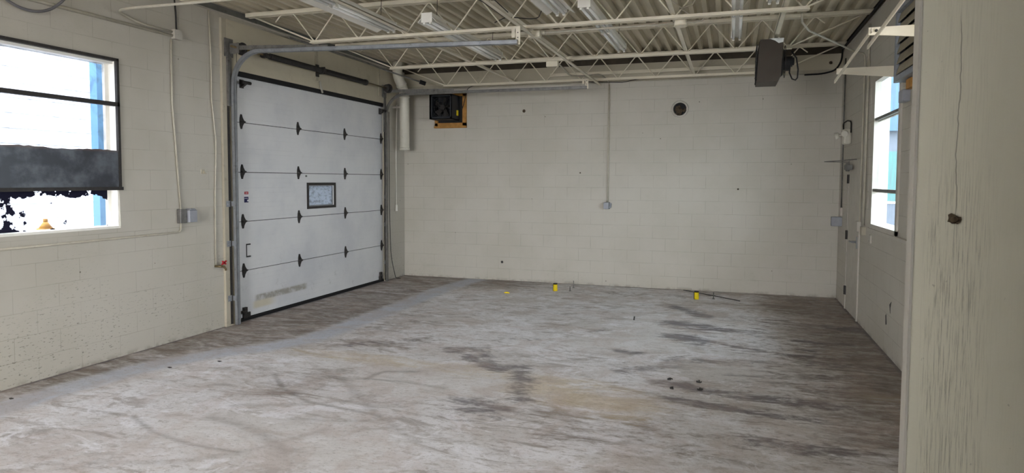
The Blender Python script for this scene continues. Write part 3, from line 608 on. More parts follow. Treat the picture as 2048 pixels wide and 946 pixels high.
# ================================================================ DOOR HARDWARE
def track(y, xend, zst, zen, label, hang):
    t = thing('door_track', label, 'track', (XL+.1, y, 0), 'overhead door tracks')
    X0 = XL+.085; R_ = .36
    prof_c = [(X0, 0.01), (X0, zst-R_)]+[(X0+R_-R_*math.cos(a), zst-R_+R_*math.sin(a)) for a in [PI/2*i/12 for i in range(1, 13)]]+[(xend, zen)]
    b = MB(); s = 1 if y < 8 else -1
    # C channel: web plus two lips swept along the path
    def sweep(n0, n1, ya, yb):
        P = []
        for i, (px, pz) in enumerate(prof_c):
            a = prof_c[max(i-1, 0)]; c = prof_c[min(i+1, len(prof_c)-1)]; tx, tz = c[0]-a[0], c[1]-a[1]; l = math.hypot(tx, tz); nx, nz = -tz/l, tx/l
            P.append([(px+nx*n0, ya, pz+nz*n0), (px+nx*n1, ya, pz+nz*n1), (px+nx*n1, yb, pz+nz*n1), (px+nx*n0, yb, pz+nz*n0)])
        vs_ = [q for ring in P for q in ring]; fs = [(3, 2, 1, 0), tuple(4*(len(P)-1)+j for j in range(4))]
        for i in range(len(P)-1):
            for j in range(4): fs.append((4*i+j, 4*i+(j+1) % 4, 4*i+4+(j+1) % 4, 4*i+4+j))
        b.quadset(vs_, fs)
    sweep(-.022, .022, y-s*.022, y-s*.019); sweep(-.022, -.019, y-s*.022, y+s*.022); sweep(.019, .022, y-s*.022, y+s*.008)
    b.build('rail', M['galv' if y < 8 else 'galvd'], t)
    b = MB(); b.box((XL+.03, y-s*.035, .02), (XL+.045, y-s*.03, zst-.35)); b.box((XL+.03, y-s*.058, .02), (XL+.034, y-s*.03, zst-.35)); b.build('wall_angle', M['dark'], t)
    for z in (1.45, .98, .33):
        b = MB(); b.box((XL+.03, y-s*.10, z-.035), (XL+.036, y-s*.02, z+.035)); b.box((XL+.03, y-s*.03, z-.03), (X0+.01, y-s*.024, z+.03)); b.tube([(XL+.03, y-s*.075, z), (XL+.05, y-s*.075, z)], .012, 8); b.build('bracket', M['galv'], t)
    b = MB(); b.box((XL+.032, y-s*.06, zst-.62), (XL+.06, y-s*.0, zst+.0)); b.box((XL+.032, y-s*.09, zst-.05), (XL+.05, y+s*.04, zst+.16)); b.build('flag_bracket', M['galvd'], t)
    b = MB(); b.bar((XL+.04, y, zst+.06), (xend-2.2, y-s*.01, (zst+zen)/2+.035), .004, .05); b.build('top_angle', M['galvd'], t)
    b = MB()
    b.box((xend-.03, y+.02, zen-.02), (xend+.02, y+.023, hang)); b.box((xend-.03, y+.02, zen-.02), (xend-.027, y+.055, hang)); b.box((xend-.085, y+.06, zen+.06), (xend-.05, y+.063, hang))
    h = b.build('perforated_hanger', M['steelp'], t)
    b = MB()
    for i in range(5):
        z = zen+.05+i*.05
        if z < hang-.02: b.cyl((xend-.005, y+.0185, z), (xend-.005, y+.02, z), .006, 8)
    b.build('bolt_holes', M['dark'], h)
    return t
track(6.55, -2.08, 3.215, 3.135, 'long galvanised door track on the near side of the garage door', 3.30)
track(10.20, -2.13, 3.17, 3.165, 'dark door track on the far side of the garage door, by the corner', 3.30)
t = thing('torsion_spring', 'dark torsion spring assembly with cable drums above the garage door', 'spring', (XL+.14, 8.4, 3.28))
XS = XL+.14; b = MB(); b.cyl((XS, 6.45, 3.27), (XS, 10.28, 3.27), .0125, 12); b.build('shaft', M['brass'], t)
b = MB(); b.cyl((XS, 7.13, 3.27), (XS, 9.42, 3.27), .036, 18)
for i in range(115): b.tube(arc((XS, 7.14+i*.0198, 3.27), (1, 0, 0), (0, 0, 1), .036, 0, 2*PI, 10), .0035, 4)
b.build('spring', M['dark'], t)
for y, s in ((6.60, 1), (10.16, -1)):
    b = MB(); b.cyl((XS, y-.03, 3.27), (XS, y+.03, 3.27), .05, 24); b.cyl((XS, y+.03, 3.27), (XS, y+.04, 3.27), .075, 24); b.cyl((XS, y-.04, 3.27), (XS, y-.03, 3.27), .06, 24); b.build('cable_drum', M['dark'], t)
    b = MB(); b.box((XL+.03, y-s*.14, 3.18), (XL+.036, y-s*.04, 3.33)); b.box((XL+.03, y-s*.07, 3.20), (XS+.04, y-s*.062, 3.32)); b.build('bearing_plate', M['galvd'], t)
    b = MB(); b.tube([(XS-.05, y, 3.25), (XL+.055, y, .12)], .003, 6); b.build('lift_cable', M['dark'], t)
b = MB(); b.box((XL+.05, 8.24, 3.19), (XL+.056, 8.32, 3.36)); b.box((XL+.05, 8.27, 3.22), (XS+.045, 8.278, 3.32)); b.cyl((XS, 8.25, 3.27), (XS, 8.31, 3.27), .045, 16); b.build('center_bracket', M['dark'], t)
b = MB(); b.cyl((XS, 7.05, 3.27), (XS, 7.13, 3.27), .03, 12); b.cyl((XS, 7.0, 3.27), (XS, 7.035, 3.27), .042, 12); b.tube([(XS, 7.02, 3.27), (XS+.05, 7.02, 3.29)], .008, 6); b.cyl((XS, 9.42, 3.27), (XS, 9.47, 3.27), .045, 16); b.build('winding_cone', M['dark'], t)
b = MB(); b.prism([(XL+.06, 8.33, 3.14), (XL+.06, 8.40, 2.98), (XL+.06, 8.37, 2.97), (XL+.06, 8.30, 3.12)], (.01, 0, 0)); b.build('hanging_tag', M['cream'], t)
b = MB(); b.tube([(XL+.05, 10.66, 3.05), (XL+.03, 10.663, 2.2), (XL+.035, 10.66, 1.30)], .007, 8); b.cyl((XL+.035, 10.66, 1.30), (XL+.035, 10.66, 1.19), .016, 10, .022); solo(b, 'pull_cord', M['white'], 'thin white pull cord with knob hanging beside the far door track', 'cord')
b = MB(); b.tube(fillet([(XL+.05, 10.37, 2.9), (XL+.045, 10.385, 1.2), (XL+.05, 10.42, .4), (XL+.09, 10.52, .012), (XL+.14, 10.60, .008)], .4), .0055, 6); solo(b, 'loose_cable', M['dark'], 'thin dark cable trailing to the floor beside the far door track', 'cable')

# ================================================================ LIGHTS
def fixture(x, y0, y1, z, refl, label):
    t = thing('fluorescent_light', label, 'light fixture', (x, (y0+y1)/2, z), 'white tube light fixtures under the deck')
    b = MB(); hw = .055; b.prism([(x-hw, y0, z+.07), (x-hw, y0, z+.02), (x-hw+.02, y0, z+.005), (x+hw-.02, y0, z+.005), (x+hw, y0, z+.02), (x+hw, y0, z+.07)], (0, y1-y0, 0)); b.build('housing', M['white'], t)
    if refl:
        ym = (y0+y1)/2
        for (a, c, dz) in ((y0, ym-.004, .0), (ym+.004, y1, .004)):
            for s in (1, -1):
                b = MB(); b.prism([(x+s*hw, a, z+.03+dz), (x+s*(hw+refl), a, z-.02+dz), (x+s*(hw+refl), a, z-.032+dz), (x+s*(hw+refl-.004), a, z-.026+dz), (x+s*hw, a, z+.025+dz)], (0, c-a, 0)); b.build('reflector', M['white'], t)
    ym = (y0+y1)/2
    for s in (-1, 1):
        for a, c in ((y0+.03, ym-.03), (ym+.03, y1-.03)):
            b = MB(); b.cyl((x+s*.035, a, z-.022), (x+s*.035, c, z-.022), .016, 12); b.build('lamp_tube', M['tube'], t)
            so = MB()
            for q in (a-.012, c+.012): so.box((x+s*.035-.012, q-.012, z-.045), (x+s*.035+.012, q+.012, z+.01))
            so.build('socket', M['white'], t)
    b = MB(); b.box((x-.062, y0-.006, z-.03), (x+.062, y0+.004, z+.07)); b.box((x-.062, y1-.004, z-.01), (x+.062, y1+.006, z+.07)); b.build('end_cap', M['white'], t)
    for q in (y0+.25, y1-.25):
        b = MB(); b.tube([(x, q, z+.07), (x+.01, q, 3.755)], .003, 5); b.build('hanger_chain', M['dark'], t)
    return t
fixture(-3.66, 4.5, 6.86, 3.43, .13, 'white double tube light with wide reflectors, leftmost, above the near track start')
fixture(-3.07, 6.52, 8.80, 3.42, .05, 'white tube light behind the near garage door track')
fixture(-1.66, 4.4, 6.66, 3.43, .09, 'white reflector tube light at the top edge, left of the thin strip light')
fixture(-1.37, 6.40, 8.70, 3.42, 0, 'narrow white strip light ending between the hanger and octagonal conduit box')
fixture(.02, 6.10, 8.35, 3.42, 0, 'white strip light at the top, left of the brown heater')
fixture(.335, 4.6, 6.80, 3.43, 0, 'white light whose end just shows at the top edge above the heater')

# ================================================================ WALL FITTINGS, LEFT
XW = XL+.014
b = MB()
b.tube(fillet([(XW, 2.0, 1.155), (XW, 5.5, 1.166), (XW, 5.78, 1.17), (XW, 5.785, 1.27)], .14), .011, 8)
b.tube([(XW, 5.785, 1.41), (XW, 5.70, 2.55), (XW, 5.705, 3.21)], .011, 8); solo(b, 'wall_conduit', M['conduit'], 'thin painted conduit running under the left window and up the block wall', 'conduit')
t = thing('switch_box', 'grey weatherproof outlet box on the left block wall', 'outlet box', (XL, 5.82, 1.265))
b = MB(); b.box((XL, 5.74, 1.265), (XL+.055, 5.83, 1.415)); b.build('back_box', M['galvd'], t, .004)
b = MB(); b.box((XL+.0, 5.835, 1.27), (XL+.085, 5.945, 1.40)); b.prism([(XL+.0, 5.835, 1.40), (XL+.0, 5.86, 1.42), (XL+.0, 5.92, 1.42), (XL+.0, 5.945, 1.40)], (.08, 0, 0)); b.build('hinged_cover', M['greybox'], t, .006)
b = MB(); b.box((XL, 5.72, 3.215), (XL+.05, 5.82, 3.315)); b.cyl((XL+.05, 5.77, 3.265), (XL+.054, 5.77, 3.265), .006, 8); solo(b, 'junction_box', M['cream'], 'square cream junction box high on the left block wall', 'junction box', bevel=.004)
b = MB(); b.tube([(XW, 1.8, 3.245), (XW, 4.2, 3.245), (XW, 5.73, 3.25)], .016, 8); solo(b, 'upper_conduit', M['conduit'], 'thick painted conduit running high along the left wall to the junction box', 'conduit')
b = MB(); b.tube(fillet([(XW, 5.73, 3.29), (XW+.0, 5.35, 3.28), (XL+.05, 5.02, 3.335), (XL+.28, 4.92, 3.32), (-4.4, 4.93, 3.315), (-1.0, 4.93, 3.315)], .18), .013, 8); solo(b, 'crossing_conduit', M['conduit'], 'painted conduit leaving the left junction box and crossing the room at the joists', 'conduit')
b = MB(); b.tube([(XW, 5.78, 3.31), (XW, 5.775, 3.5), (XW+.01, 5.75, 3.63)], .008, 6); solo(b, 'rising_cable', M['dark'], 'short dark cable rising from the left junction box', 'cable')
b = MB(); b.tube(fillet([(XL+.05, 3.7, 3.6), (XL+.05, 3.85, 3.3), (XL+.05, 3.98, 3.18), (XL+.05, 4.08, 3.145), (XL+.05, 4.18, 3.137), (XL+.05, 4.28, 3.155), (XL+.05, 4.38, 3.205), (XL+.05, 4.5, 3.32), (XL+.05, 4.65, 3.6)], .1), .012, 10); solo(b, 'hanging_hose', M['hose'], 'thick grey cable hanging in a loop at the top left corner', 'cable')
t = thing('water_pipe', 'thin pipe down the left wall ending in a red handled tap', 'pipe', (XL, 6.28, .68))
b = MB(); b.tube([(XW, 6.25, 3.64), (XW+.01, 6.262, 3.1), (XW, 6.27, 2.64), (XW+.012, 6.31, 2.2), (XW, 6.323, 2.05), (XW, 6.295, 1.5), (XW, 6.287, .75)], .0095, 8); b.build('pipe', M['conduit'], t)
b = MB(); b.cyl((XL, 6.29, .735), (XL+.09, 6.30, .735), .014, 10); b.tube(fillet([(XL+.02, 6.29, .735), (XL+.03, 6.36, .735), (XL+.05, 6.40, .70), (XL+.05, 6.405, .675)], .03), .013, 8); b.build('tap_body', M['brass'], t)
b = MB(); b.bar((XL+.07, 6.32, .755), (XL+.07, 6.39, .79), .02, .012); b.bar((XL+.07, 6.33, .79), (XL+.07, 6.38, .752), .02, .012); b.build('tap_handle', M['red'], t)
b = MB(); b.box((XL, 6.10, 1.80), (XL+.006, 6.15, 1.85)); b.prism([(XL, 6.13, 1.80), (XL, 6.17, 1.795), (XL, 6.13, 1.83)], (.02, 0, 0)); solo(b, 'wall_clip', M['jamb'], 'small painted metal clip on the left wall between conduit and water pipe', 'clip')

# ================================================================ BACK WALL
YW = YB-.014
t = thing('vent_pipe', 'fat cream vent pipe with open end hanging in the far left corner', 'pipe', (-5.42, 10.6, 2.2))
PX = -5.44; b = MB(); R0 = .083
b.tube(fillet([(PX-.03, 10.44, 3.75), (PX-.03, 10.44, 3.5), (PX+.02, 10.60, 3.28), (PX+.02, 10.60, 2.27)], .16, 8), R0, 28, caps=False)
b.tube([(PX+.02, 10.60, 2.255), (PX+.02, 10.60, 2.30)], R0+.006, 28, caps=False)
o = b.build('pipe_body', M['pipe'], t); sm = o.modifiers.new('solid', 'SOLIDIFY'); sm.thickness = .006
b = MB()
for z in (3.16, 3.36): b.tube([(PX+.02 if z < 3.3 else PX+.01, 10.60 if z < 3.3 else 10.52, z), (PX+.02 if z < 3.3 else PX+.008, 10.60 if z < 3.3 else 10.505, z+.018)], R0+.008, 28)
b.build('joint_band', M['pipe'], t)
b = MB(); b.bar((XL, 10.60, 3.0), (PX-.05, 10.60, 3.0), .01, .03); b.build('strap', M['cream'], t)
t = thing('exhaust_fan', 'black box fan set in a raw wood frame high on the back wall', 'fan', (-4.75, YB, 2.65))
b = MB(); x0, x1, z0, z1 = -5.03, -4.43, 2.655, 3.26
for a, c in (((x0, z0), (x1, z0+.09)), ((x0, z1-.05), (x1, z1)), ((x0, z0), (x0+.06, z1)), ((x1-.07, z0), (x1, z1))): b.box((a[0], YB-.035, a[1]), (c[0], YB, c[1]))
b.box((x0-.01, YB-.045, z0-.0), (x1+.01, YB-.03, z0+.035)); b.build('wood_frame', M['wood'], t)
b = MB(); b.box((x0+.06, YB-.006, z0+.09), (x1-.07, YB-.004, z1-.05)); b.build('opening', M['black'], t)
fx0, fx1, fz0, fz1, fy = -4.975, -4.56, 2.785, 3.205, YB-.37
b = MB(); b.box((fx0, fy, fz0), (fx0+.03, YB-.03, fz1)); b.box((fx1-.012, fy, fz0), (fx1, YB-.03, fz1)); b.box((fx0, fy, fz0), (fx1, YB-.03, fz0+.012)); b.box((fx0, fy, fz1-.012), (fx1, YB-.03, fz1)); b.box((fx0, fy, fz0), (fx0+.05, fy+.01, fz1)); b.box((fx1-.03, fy, fz0), (fx1, fy+.01, fz1)); b.box((fx0, fy, fz0), (fx1, fy+.01, fz0+.04)); b.box((fx0, fy, fz1-.035), (fx1, fy+.01, fz1)); b.box((fx0, YB-.06, fz0), (fx1, YB-.05, fz1)); fan = b.build('fan_housing', M['fanblack'], t)
fcx, fcz = (fx0+fx1)/2, (fz0+fz1)/2
b = MB(); b.cyl((fcx, fy+.08, fcz), (fcx, fy+.16, fcz), .045, 16)
for i in range(5):
    a = i*2*PI/5; b.prism([(fcx+.03*math.cos(a), fy+.10, fcz+.03*math.sin(a)), (fcx+.17*math.cos(a-.2), fy+.09, fcz+.17*math.sin(a-.2)), (fcx+.17*math.cos(a+.35), fy+.14, fcz+.17*math.sin(a+.35)), (fcx+.03*math.cos(a+.9), fy+.14, fcz+.03*math.sin(a+.9))], (0, .004, 0))
b.build('fan_blades', M['dark'], t)
b = MB()
for rr in (.05, .09, .13, .17): b.tube(arc((fcx, fy+.02, fcz), (1, 0, 0), (0, 0, 1), rr, 0, 2*PI, 28), .0025, 5)
for i in range(8): b.tube([(fcx+.03*math.cos(i*PI/4), fy+.02, fcz+.03*math.sin(i*PI/4)), (fcx+.2*math.cos(i*PI/4), fy+.02, fcz+.2*math.sin(i*PI/4))], .0025, 5)
b.build('fan_guard', M['dark'], t)
b = MB(); b.box((fx1, YB-.16, 2.86), (fx1+.012, YB-.10, 2.95)); b.build('cord_tag', M['yellow'], t)
b = MB(); b.tube(fillet([(-4.50, 10.98, 2.98), (-4.46, 10.95, 3.05), (-4.385, 10.95, 3.335), (-4.2, 10.96, 3.39), (-3.2, 10.985, 3.40), (-2.6, 10.99, 3.38), (-1.7, 10.99, 3.33), (-1.35, 10.99, 3.39)], .06), .006, 6); solo(b, 'fan_cable', M['dark'], 'thin black cable from the exhaust fan along the ledge of the back wall', 'cable')
b = MB(); b.tube([(-5.45, YW, 3.345), (-1.93, YW, 3.345)], .012, 8); b.tube([(-1.93, YW, 3.345), (.2, YW, 3.345), (1.30, YW, 3.345)], .008, 8); solo(b, 'ledge_conduit', M['conduit'], 'straight painted conduit running high along the whole back wall', 'conduit')
b = MB(); b.box((XL, YB-.02, 3.352), (XR, YB, 3.40)); struct(b.build('trim_11', M['jamb']))
b = MB(); b.tube(fillet([(-2.27, 8.93, 3.33), (-2.316, 9.9, 3.30), (-2.2, 10.2, 3.335), (-2.02, 10.75, 3.44), (-1.935, YB-.03, 3.36), (-1.93, YW-.004, 3.28)], .12), .012, 8); solo(b, 'swan_neck_conduit', M['conduit'], 'painted conduit arching from the second joist to the ledge of the back wall', 'conduit')
b = MB(); b.tube([(-1.93, YW-.004, 3.30), (-1.93, YW, 1.385)], .0155, 8); solo(b, 'drop_conduit', M['conduit'], 'painted conduit running straight down the middle of the back wall', 'conduit')
t = thing('outlet_box', 'grey outlet box at the bottom of the back wall conduit', 'outlet box', (-1.93, YB, 1.27))
b = MB(); b.box((-1.975, YB-.06, 1.275), (-1.895, YB, 1.39)); b.build('back_box', M['galvd'], t, .004)
b = MB(); b.box((-1.985, YB-.10, 1.28), (-1.90, YB-.06, 1.385)); b.prism([(-1.90, YB-.08, 1.29), (-1.865, YB-.05, 1.30), (-1.865, YB-.03, 1.37), (-1.90, YB-.02, 1.385)], (0, .02, 0)); b.build('hinged_cover', M['greybox'], t, .005)
t = thing('round_vent', 'round pipe opening stuffed with brown insulation in the back wall', 'vent', (-.8, YB, 2.75))
b = MB(); b.tube(arc((-.8, YB-.012, 2.88), (1, 0, 0), (0, 0, 1), .117, 0, 2*PI, 32), .017, 8, caps=False); b.build('rim', M['cream'], t)
b = MB(); b.cyl((-.8, YB-.004, 2.88), (-.8, YB-.002, 2.88), .11, 32); b.build('opening', M['black'], t)  # flat black disc imitates the darkness inside the pipe
b = MB()
for i in range(16):
    a = random.uniform(0, 2*PI); rr = random.uniform(0, .06); c = Vector((-.81+rr*math.cos(a), YB-.008, 2.87+rr*math.sin(a)))
    b.tube([c+Vector((random.uniform(-.045, .045), random.uniform(-.006, .0), random.uniform(-.045, .045))) for _ in range(4)], [.008, .018, .016, .007], 7)
b.build('insulation', M['insul'], t)
b = MB(); b.prism([(-.70, YB-.014, 2.90), (-.687, YB-.014, 2.93), (-.69, YB-.014, 2.86), (-.705, YB-.014, 2.87)], (0, .004, 0)); b.build('light_gap_chip', M['white'], t)  # white chip imitates daylight showing through a gap in the stuffing
def knob(x, z, rr, label, name='wall_anchor', mat='dark'):
    b = MB(); b.cyl((x, YB, z), (x, YB-.012, z), rr, 9, rr*.6); b.cyl((x, YB-.012, z), (x+.008, YB-.035, z+.004), rr*.45, 7); return solo(b, name, M[mat], label, 'wall anchor')
knob(-3.384, 2.92, .028, 'rusty anchor stub on the back wall right of the exhaust fan', mat='insul')
knob(1.36, 3.50, .03, 'dark stub high on the back wall near the right corner', mat='insul')
knob(-3.77, .32, .022, 'small dark stub low on the back wall')
knob(-2.40, 1.87, .012, 'tiny dark anchor on the back wall left of the conduit', mat='insul')
knob(.1, 1.62, .014, 'tiny anchor on the right part of the back wall', mat='insul')
t = thing('gas_pipe', 'dark capped steel pipe near the ceiling above the far corner', 'pipe', (-5.2, 10.0, 3.3))
b = MB(); b.tube(fillet([(XL+.09, 7.6, 3.60), (XL+.09, 9.4, 3.60), (-5.40, 10.0, 3.52), (-4.93, 10.33, 3.36)], .25), .013, 10); b.build('pipe_body', M['galvd'], t)
b = MB(); b.cyl((-4.98, 10.295, 3.375), (-4.90, 10.35, 3.345), .034, 14); b.build('end_cap', M['black'], t)

b = MB(); b.box((XL, YB-.006, 3.40), (XR, YB, 3.63)); struct(b.build('trim_13', M['board']))
# ================================================================ HEATER
t = thing('unit_heater', 'brown box unit heater hanging from the joists near the right wall', 'heater', (.4, 8.3, 2.85))
hx0, hx1, hy0, hy1, hz0, hz1 = .256, .50, 8.15, 8.58, 2.862, 3.335
b = MB(); b.prism([(hx0-.012, hy0, hz0), (hx1-.03, hy0, hz0), (hx1, hy0, hz0+.06), (hx1+.02, hy0, hz1-.01), (hx1, hy0, hz1), (hx0+.02, hy0, hz1), (hx0+.008, hy0, hz1-.03)], (0, hy1-hy0, 0)); b.build('casing', M['heater'], t, .004)
b = MB(); b.box((hx0-.018, hy0+.02, hz0+.02), (hx0-.008, hy1-.02, hz1-.05))
for i in range(6): b.prism([(hx0-.012, hy0+.03, hz0+.05+i*.065), (hx0-.022, hy0+.03, hz0+.03+i*.065), (hx0-.020, hy0+.03, hz0+.026+i*.065), (hx0-.01, hy0+.03, hz0+.044+i*.065)], (0, hy1-hy0-.06, 0))
b.build('louvers', M['black'], t)
b = MB(); b.cyl((hx1-.01, 8.36, 3.11), (hx1+.03, 8.36, 3.11), .19, 24, .15); b.cyl((hx1+.03, 8.36, 3.11), (hx1+.13, 8.36, 3.11), .062, 16); b.cyl((hx1+.13, 8.36, 3.11), (hx1+.15, 8.36, 3.11), .045, 16); b.box((hx1+.02, 8.24, 3.0), (hx1+.10, 8.34, 3.10)); b.build('fan_motor', M['black'], t)
b = MB()
for rr in (.08, .13, .18): b.tube(arc((hx1+.05, 8.36, 3.11), (0, 1, 0), (0, 0, 1), rr, 0, 2*PI, 24), .003, 5)
b.tube([(hx1+.02, 8.2, hz0+.09), (hx1+.01, 8.2, hz1-.05)], .004, 5); b.build('fan_guard', M['dark'], t)
b = MB(); b.tube([(hx1+.10, 8.25, 3.04), (hx1+.09, 8.2, 2.96), (hx1+.12, 8.2, 2.89), (hx1+.155, 8.2, 2.875), (hx1+.175, 8.2, 2.90), (hx1+.18, 8.2, 2.99), (hx1+.16, 8.2, 3.12), (hx1+.11, 8.22, 3.2)], .008, 8); b.build('power_cord', M['black'], t)
b = MB(); b.prism([(hx1-.13, hy0-.003, hz1+.004), (hx1+.022, hy0-.003, hz1+.006), (hx1+.018, hy0-.003, hz1-.04), (hx1-.03, hy0-.003, hz1-.05), (hx1-.07, hy0-.003, hz1-.02)], (0, .002, 0)); b.box((hx1-.13, hy0-.003, hz1+.002), (hx1+.022, hy0+.2, hz1+.007)); b.build('white_sheet', M['paper'], t)
for yq in (hy0+.06, hy1-.06):
    b = MB(); b.tube([(.40, yq, hz1-.01), (.43, yq, 3.39)], .006, 6); b.build('hanger_rod', M['steelp'], t)

# ================================================================ CONDUIT / BOXES AT THE JOISTS
b = MB(); b.tube([(-1.98, 7.06, 3.325), (-.58, 7.04, 3.325)], .011, 8)
for x in (-1.95, -.75): b.cyl((x-.02, 7.06, 3.325), (x+.02, 7.06, 3.325), .018, 10)
solo(b, 'joist_conduit', M['conduit'], 'straight painted conduit under the joist, ending at the octagonal box', 'conduit')
b = MB(); b.cyl((-.52, 7.03, 3.295), (-.52, 7.03, 3.355), .062, 8); b.cyl((-.52, 7.03, 3.29), (-.52, 7.03, 3.296), .068, 8); solo(b, 'octagon_box', M['steelp'], 'octagonal cream junction box under the joist near the top middle', 'junction box')
b = MB(); b.tube([(-.6, 6.8, 3.50), (-.5, 6.85, 3.43), (-.4, 6.88, 3.46), (-.32, 6.9, 3.6), (-.3, 6.9, 3.74)], .007, 8); solo(b, 'drooping_cable', M['conduit'], 'painted cable drooping from the deck above the octagonal junction box', 'cable')
b = MB(); b.tube([(-.46, 7.03, 3.33), (-.38, 7.02, 3.315), (-.31, 7.01, 3.33), (-.29, 7.0, 3.36), (-.33, 7.0, 3.40), (-.42, 7.0, 3.39), (-.52, 6.9, 3.44)], .007, 8); solo(b, 'looped_cable', M['conduit'], 'painted cable looping out of the octagonal junction box', 'cable')
b = MB(); b.box((-2.41, 8.86, 3.275), (-2.25, 8.93, 3.365)); b.cyl((-2.33, 8.855, 3.3), (-2.33, 8.86, 3.3), .006, 6); solo(b, 'square_box', M['steelp'], 'square cream junction box hanging on the second joist', 'junction box', bevel=.006)
b = MB(); b.box((-2.13, 7.08, 3.29), (-2.0, 7.16, 3.36)); solo(b, 'bridging_box', M['steelp'], 'small square box where the long conduit meets the bridging angle', 'junction box', bevel=.005)
def cable(pts, label, rad=.008, mat='dark'):
    b = MB(); b.tube(fillet(pts, .2), rad, 6); solo(b, 'ceiling_cable', M[mat], label, 'cable')
cable([(-2.95, 5.6, 3.70), (-2.75, 6.1, 3.64), (-2.5, 6.5, 3.60), (-2.3, 6.75, 3.45), (-2.15, 6.85, 3.36)], 'dark cable drooping from the deck to the near track hanger', .007)
cable([(-3.7, 6.2, 3.70), (-3.3, 6.3, 3.62), (-2.9, 6.2, 3.68), (-2.4, 6.1, 3.66), (-2.2, 6.6, 3.45)], 'thin dark cable strung above the second tube light', .005)
cable([(-2.7, 7.6, 3.60), (-2.55, 7.6, 3.66), (-2.2, 7.7, 3.62), (-1.7, 6.5, 3.68), (-1.3, 6.3, 3.58)], 'black cable hanging between the two tube lights at the top', .006)
cable([(-1.95, 6.0, 3.55), (-1.5, 6.1, 3.62), (-1.3, 6.25, 3.70)], 'short black cable arching over the narrow strip light', .009)

# ================================================================ RIGHT WALL
t = thing('corner_conduit', 'dark thin conduit down the right wall with grey box in the back corner', 'conduit', (XR, 10.7, 1.1))
b = MB(); b.tube([(XR-.015, 10.7, 3.5), (XR-.015, 10.7, 1.36)], .010, 8); b.build('conduit_pipe', M['galvd'], t)
b = MB(); b.box((XR-.03, 10.66, 1.25), (XR, 10.75, 1.37)); b.build('junction_plate', M['cream'], t, .003)
b = MB(); b.box((XR-.14, 10.66, 1.10), (XR-.0, 10.76, 1.235)); b.build('outlet_cover', M['greybox'], t, .006)
t = thing('emergency_light', 'white emergency light with round lamp on the right wall above the side door', 'emergency light', (XR, 10.2, 2.2))
b = MB(); b.box((XR-.10, 10.06, 2.25), (XR, 10.24, 2.46)); b.build('battery_case', M['pipe'], t, .025)
b = MB(); b.cyl((XR-.13, 10.27, 2.385), (XR-.18, 10.28, 2.37), .038, 18, .048); b.cyl((XR-.06, 10.24, 2.39), (XR-.13, 10.27, 2.385), .016, 10); b.build('lamp_head', M['pipe'], t)
b = MB(); b.cyl((XR-.08, 10.06, 2.40), (XR-.10, 10.0, 2.385), .034, 18, .042); b.build('lamp_head', M['pipe'], t)
b = MB(); b.tube(fillet([(XR-.02, 10.02, 2.40), (XR-.02, 10.02, 2.55), (XR-.04, 10.2, 2.575), (XR-.05, 10.5, 2.56), (XR-.03, 10.6, 2.48)], .05), .009, 8); b.build('power_cord', M['black'], t)
t = thing('door_closer', 'grey door closer with long arm above the side door', 'door closer', (XR, 9.85, 1.9))
b = MB(); b.box((XR-.10, 9.72, 1.90), (XR-.03, 9.96, 1.965)); b.cyl((XR-.065, 9.90, 1.88), (XR-.065, 9.90, 1.99), .025, 12); b.build('closer_body', M['beamgrey'], t, .008)
b = MB(); b.bar((XR-.065, 9.80, 2.0), (XR-.33, 10.02, 2.012), .025, .01); b.bar((XR-.33, 10.02, 2.012), (XR-.02, 9.55, 2.03), .02, .008); b.build('closer_arm', M['galvd'], t)
b = MB(); b.tube([(XR-.016, 9.19, 1.25), (XR-.016, 9.19, 3.12)]+[tuple(v) for v in fillet([(XR-.016, 9.19, 3.2), (XR-.02, 9.20, 3.30), (XR-.12, 9.1, 3.30)], .08)]+[(.70, 7.35, 3.24), (.62, 7.15, 3.28), (.61, 7.10, 3.36)], .011, 8); solo(b, 'bent_conduit', M['conduit'], 'cream conduit up the right wall, bending across to the joists', 'conduit')
b = MB(); b.tube([(XR-.016, 8.94, 1.22), (XR-.016, 8.94, 3.6)], .014, 8); solo(b, 'straight_conduit', M['conduit'], 'cream conduit straight up the right wall beside the window', 'conduit')
b = MB(); b.box((XR-.045, 9.18, 1.13), (XR, 9.32, 1.255)); solo(b, 'wall_junction_box', M['cream'], 'square cream junction box on the right wall below the conduits', 'junction box', bevel=.006)
b = MB(); b.box((XR-.05, 8.86, 1.11), (XR, 8.96, 1.21)); solo(b, 'small_wall_box', M['jamb'], 'small cream box on the right wall just left of the window sill', 'junction box', bevel=.004)
b = MB(); b.box((XR-.02, 8.50, 1.04), (XR, 8.58, 1.14)); b.cyl((XR-.02, 8.54, 1.10), (XR-.026, 8.54, 1.10), .008, 8); b.cyl((XR-.02, 8.54, 1.07), (XR-.026, 8.54, 1.07), .008, 8); solo(b, 'wall_socket', M['cream'], 'painted socket plate on the right wall under the window corner', 'socket', bevel=.003)
b = MB(); b.tube(arc((XR-.015, 8.96, 3.14), (0, 1, 0), (0, 0, 1), .05, 0, 2*PI, 18), .012, 8, caps=False); b.cyl((XR, 8.96, 3.14), (XR-.03, 8.96, 3.14), .03, 12); solo(b, 'wall_clamp', M['jamb'], 'round painted clamp high on the right wall above the window', 'clamp')
def bracket(y, z, label):
    t = thing('wall_bracket', label, 'bracket', (XR, y, z), 'cream arms carrying the overhead rails'); XA = .95
    b = MB(); b.prism([(XA-.02, y, z+.025), (XA-.02, y, z-.03), (XA+.03, y, z-.03), (XR, y, z-.085), (XR, y, z+.03)], (0, .018, 0)); b.build('arm', M['steelp'], t)
    b = MB(); b.box((XR-.008, y-.04, z-.12), (XR, y+.06, z+.06)); b.build('wall_plate', M['steelp'], t)
    b = MB(); b.cyl((XA+.03, y-.012, z), (XA+.03, y+.03, z), .010, 8); b.build('bolt', M['dark'], t)
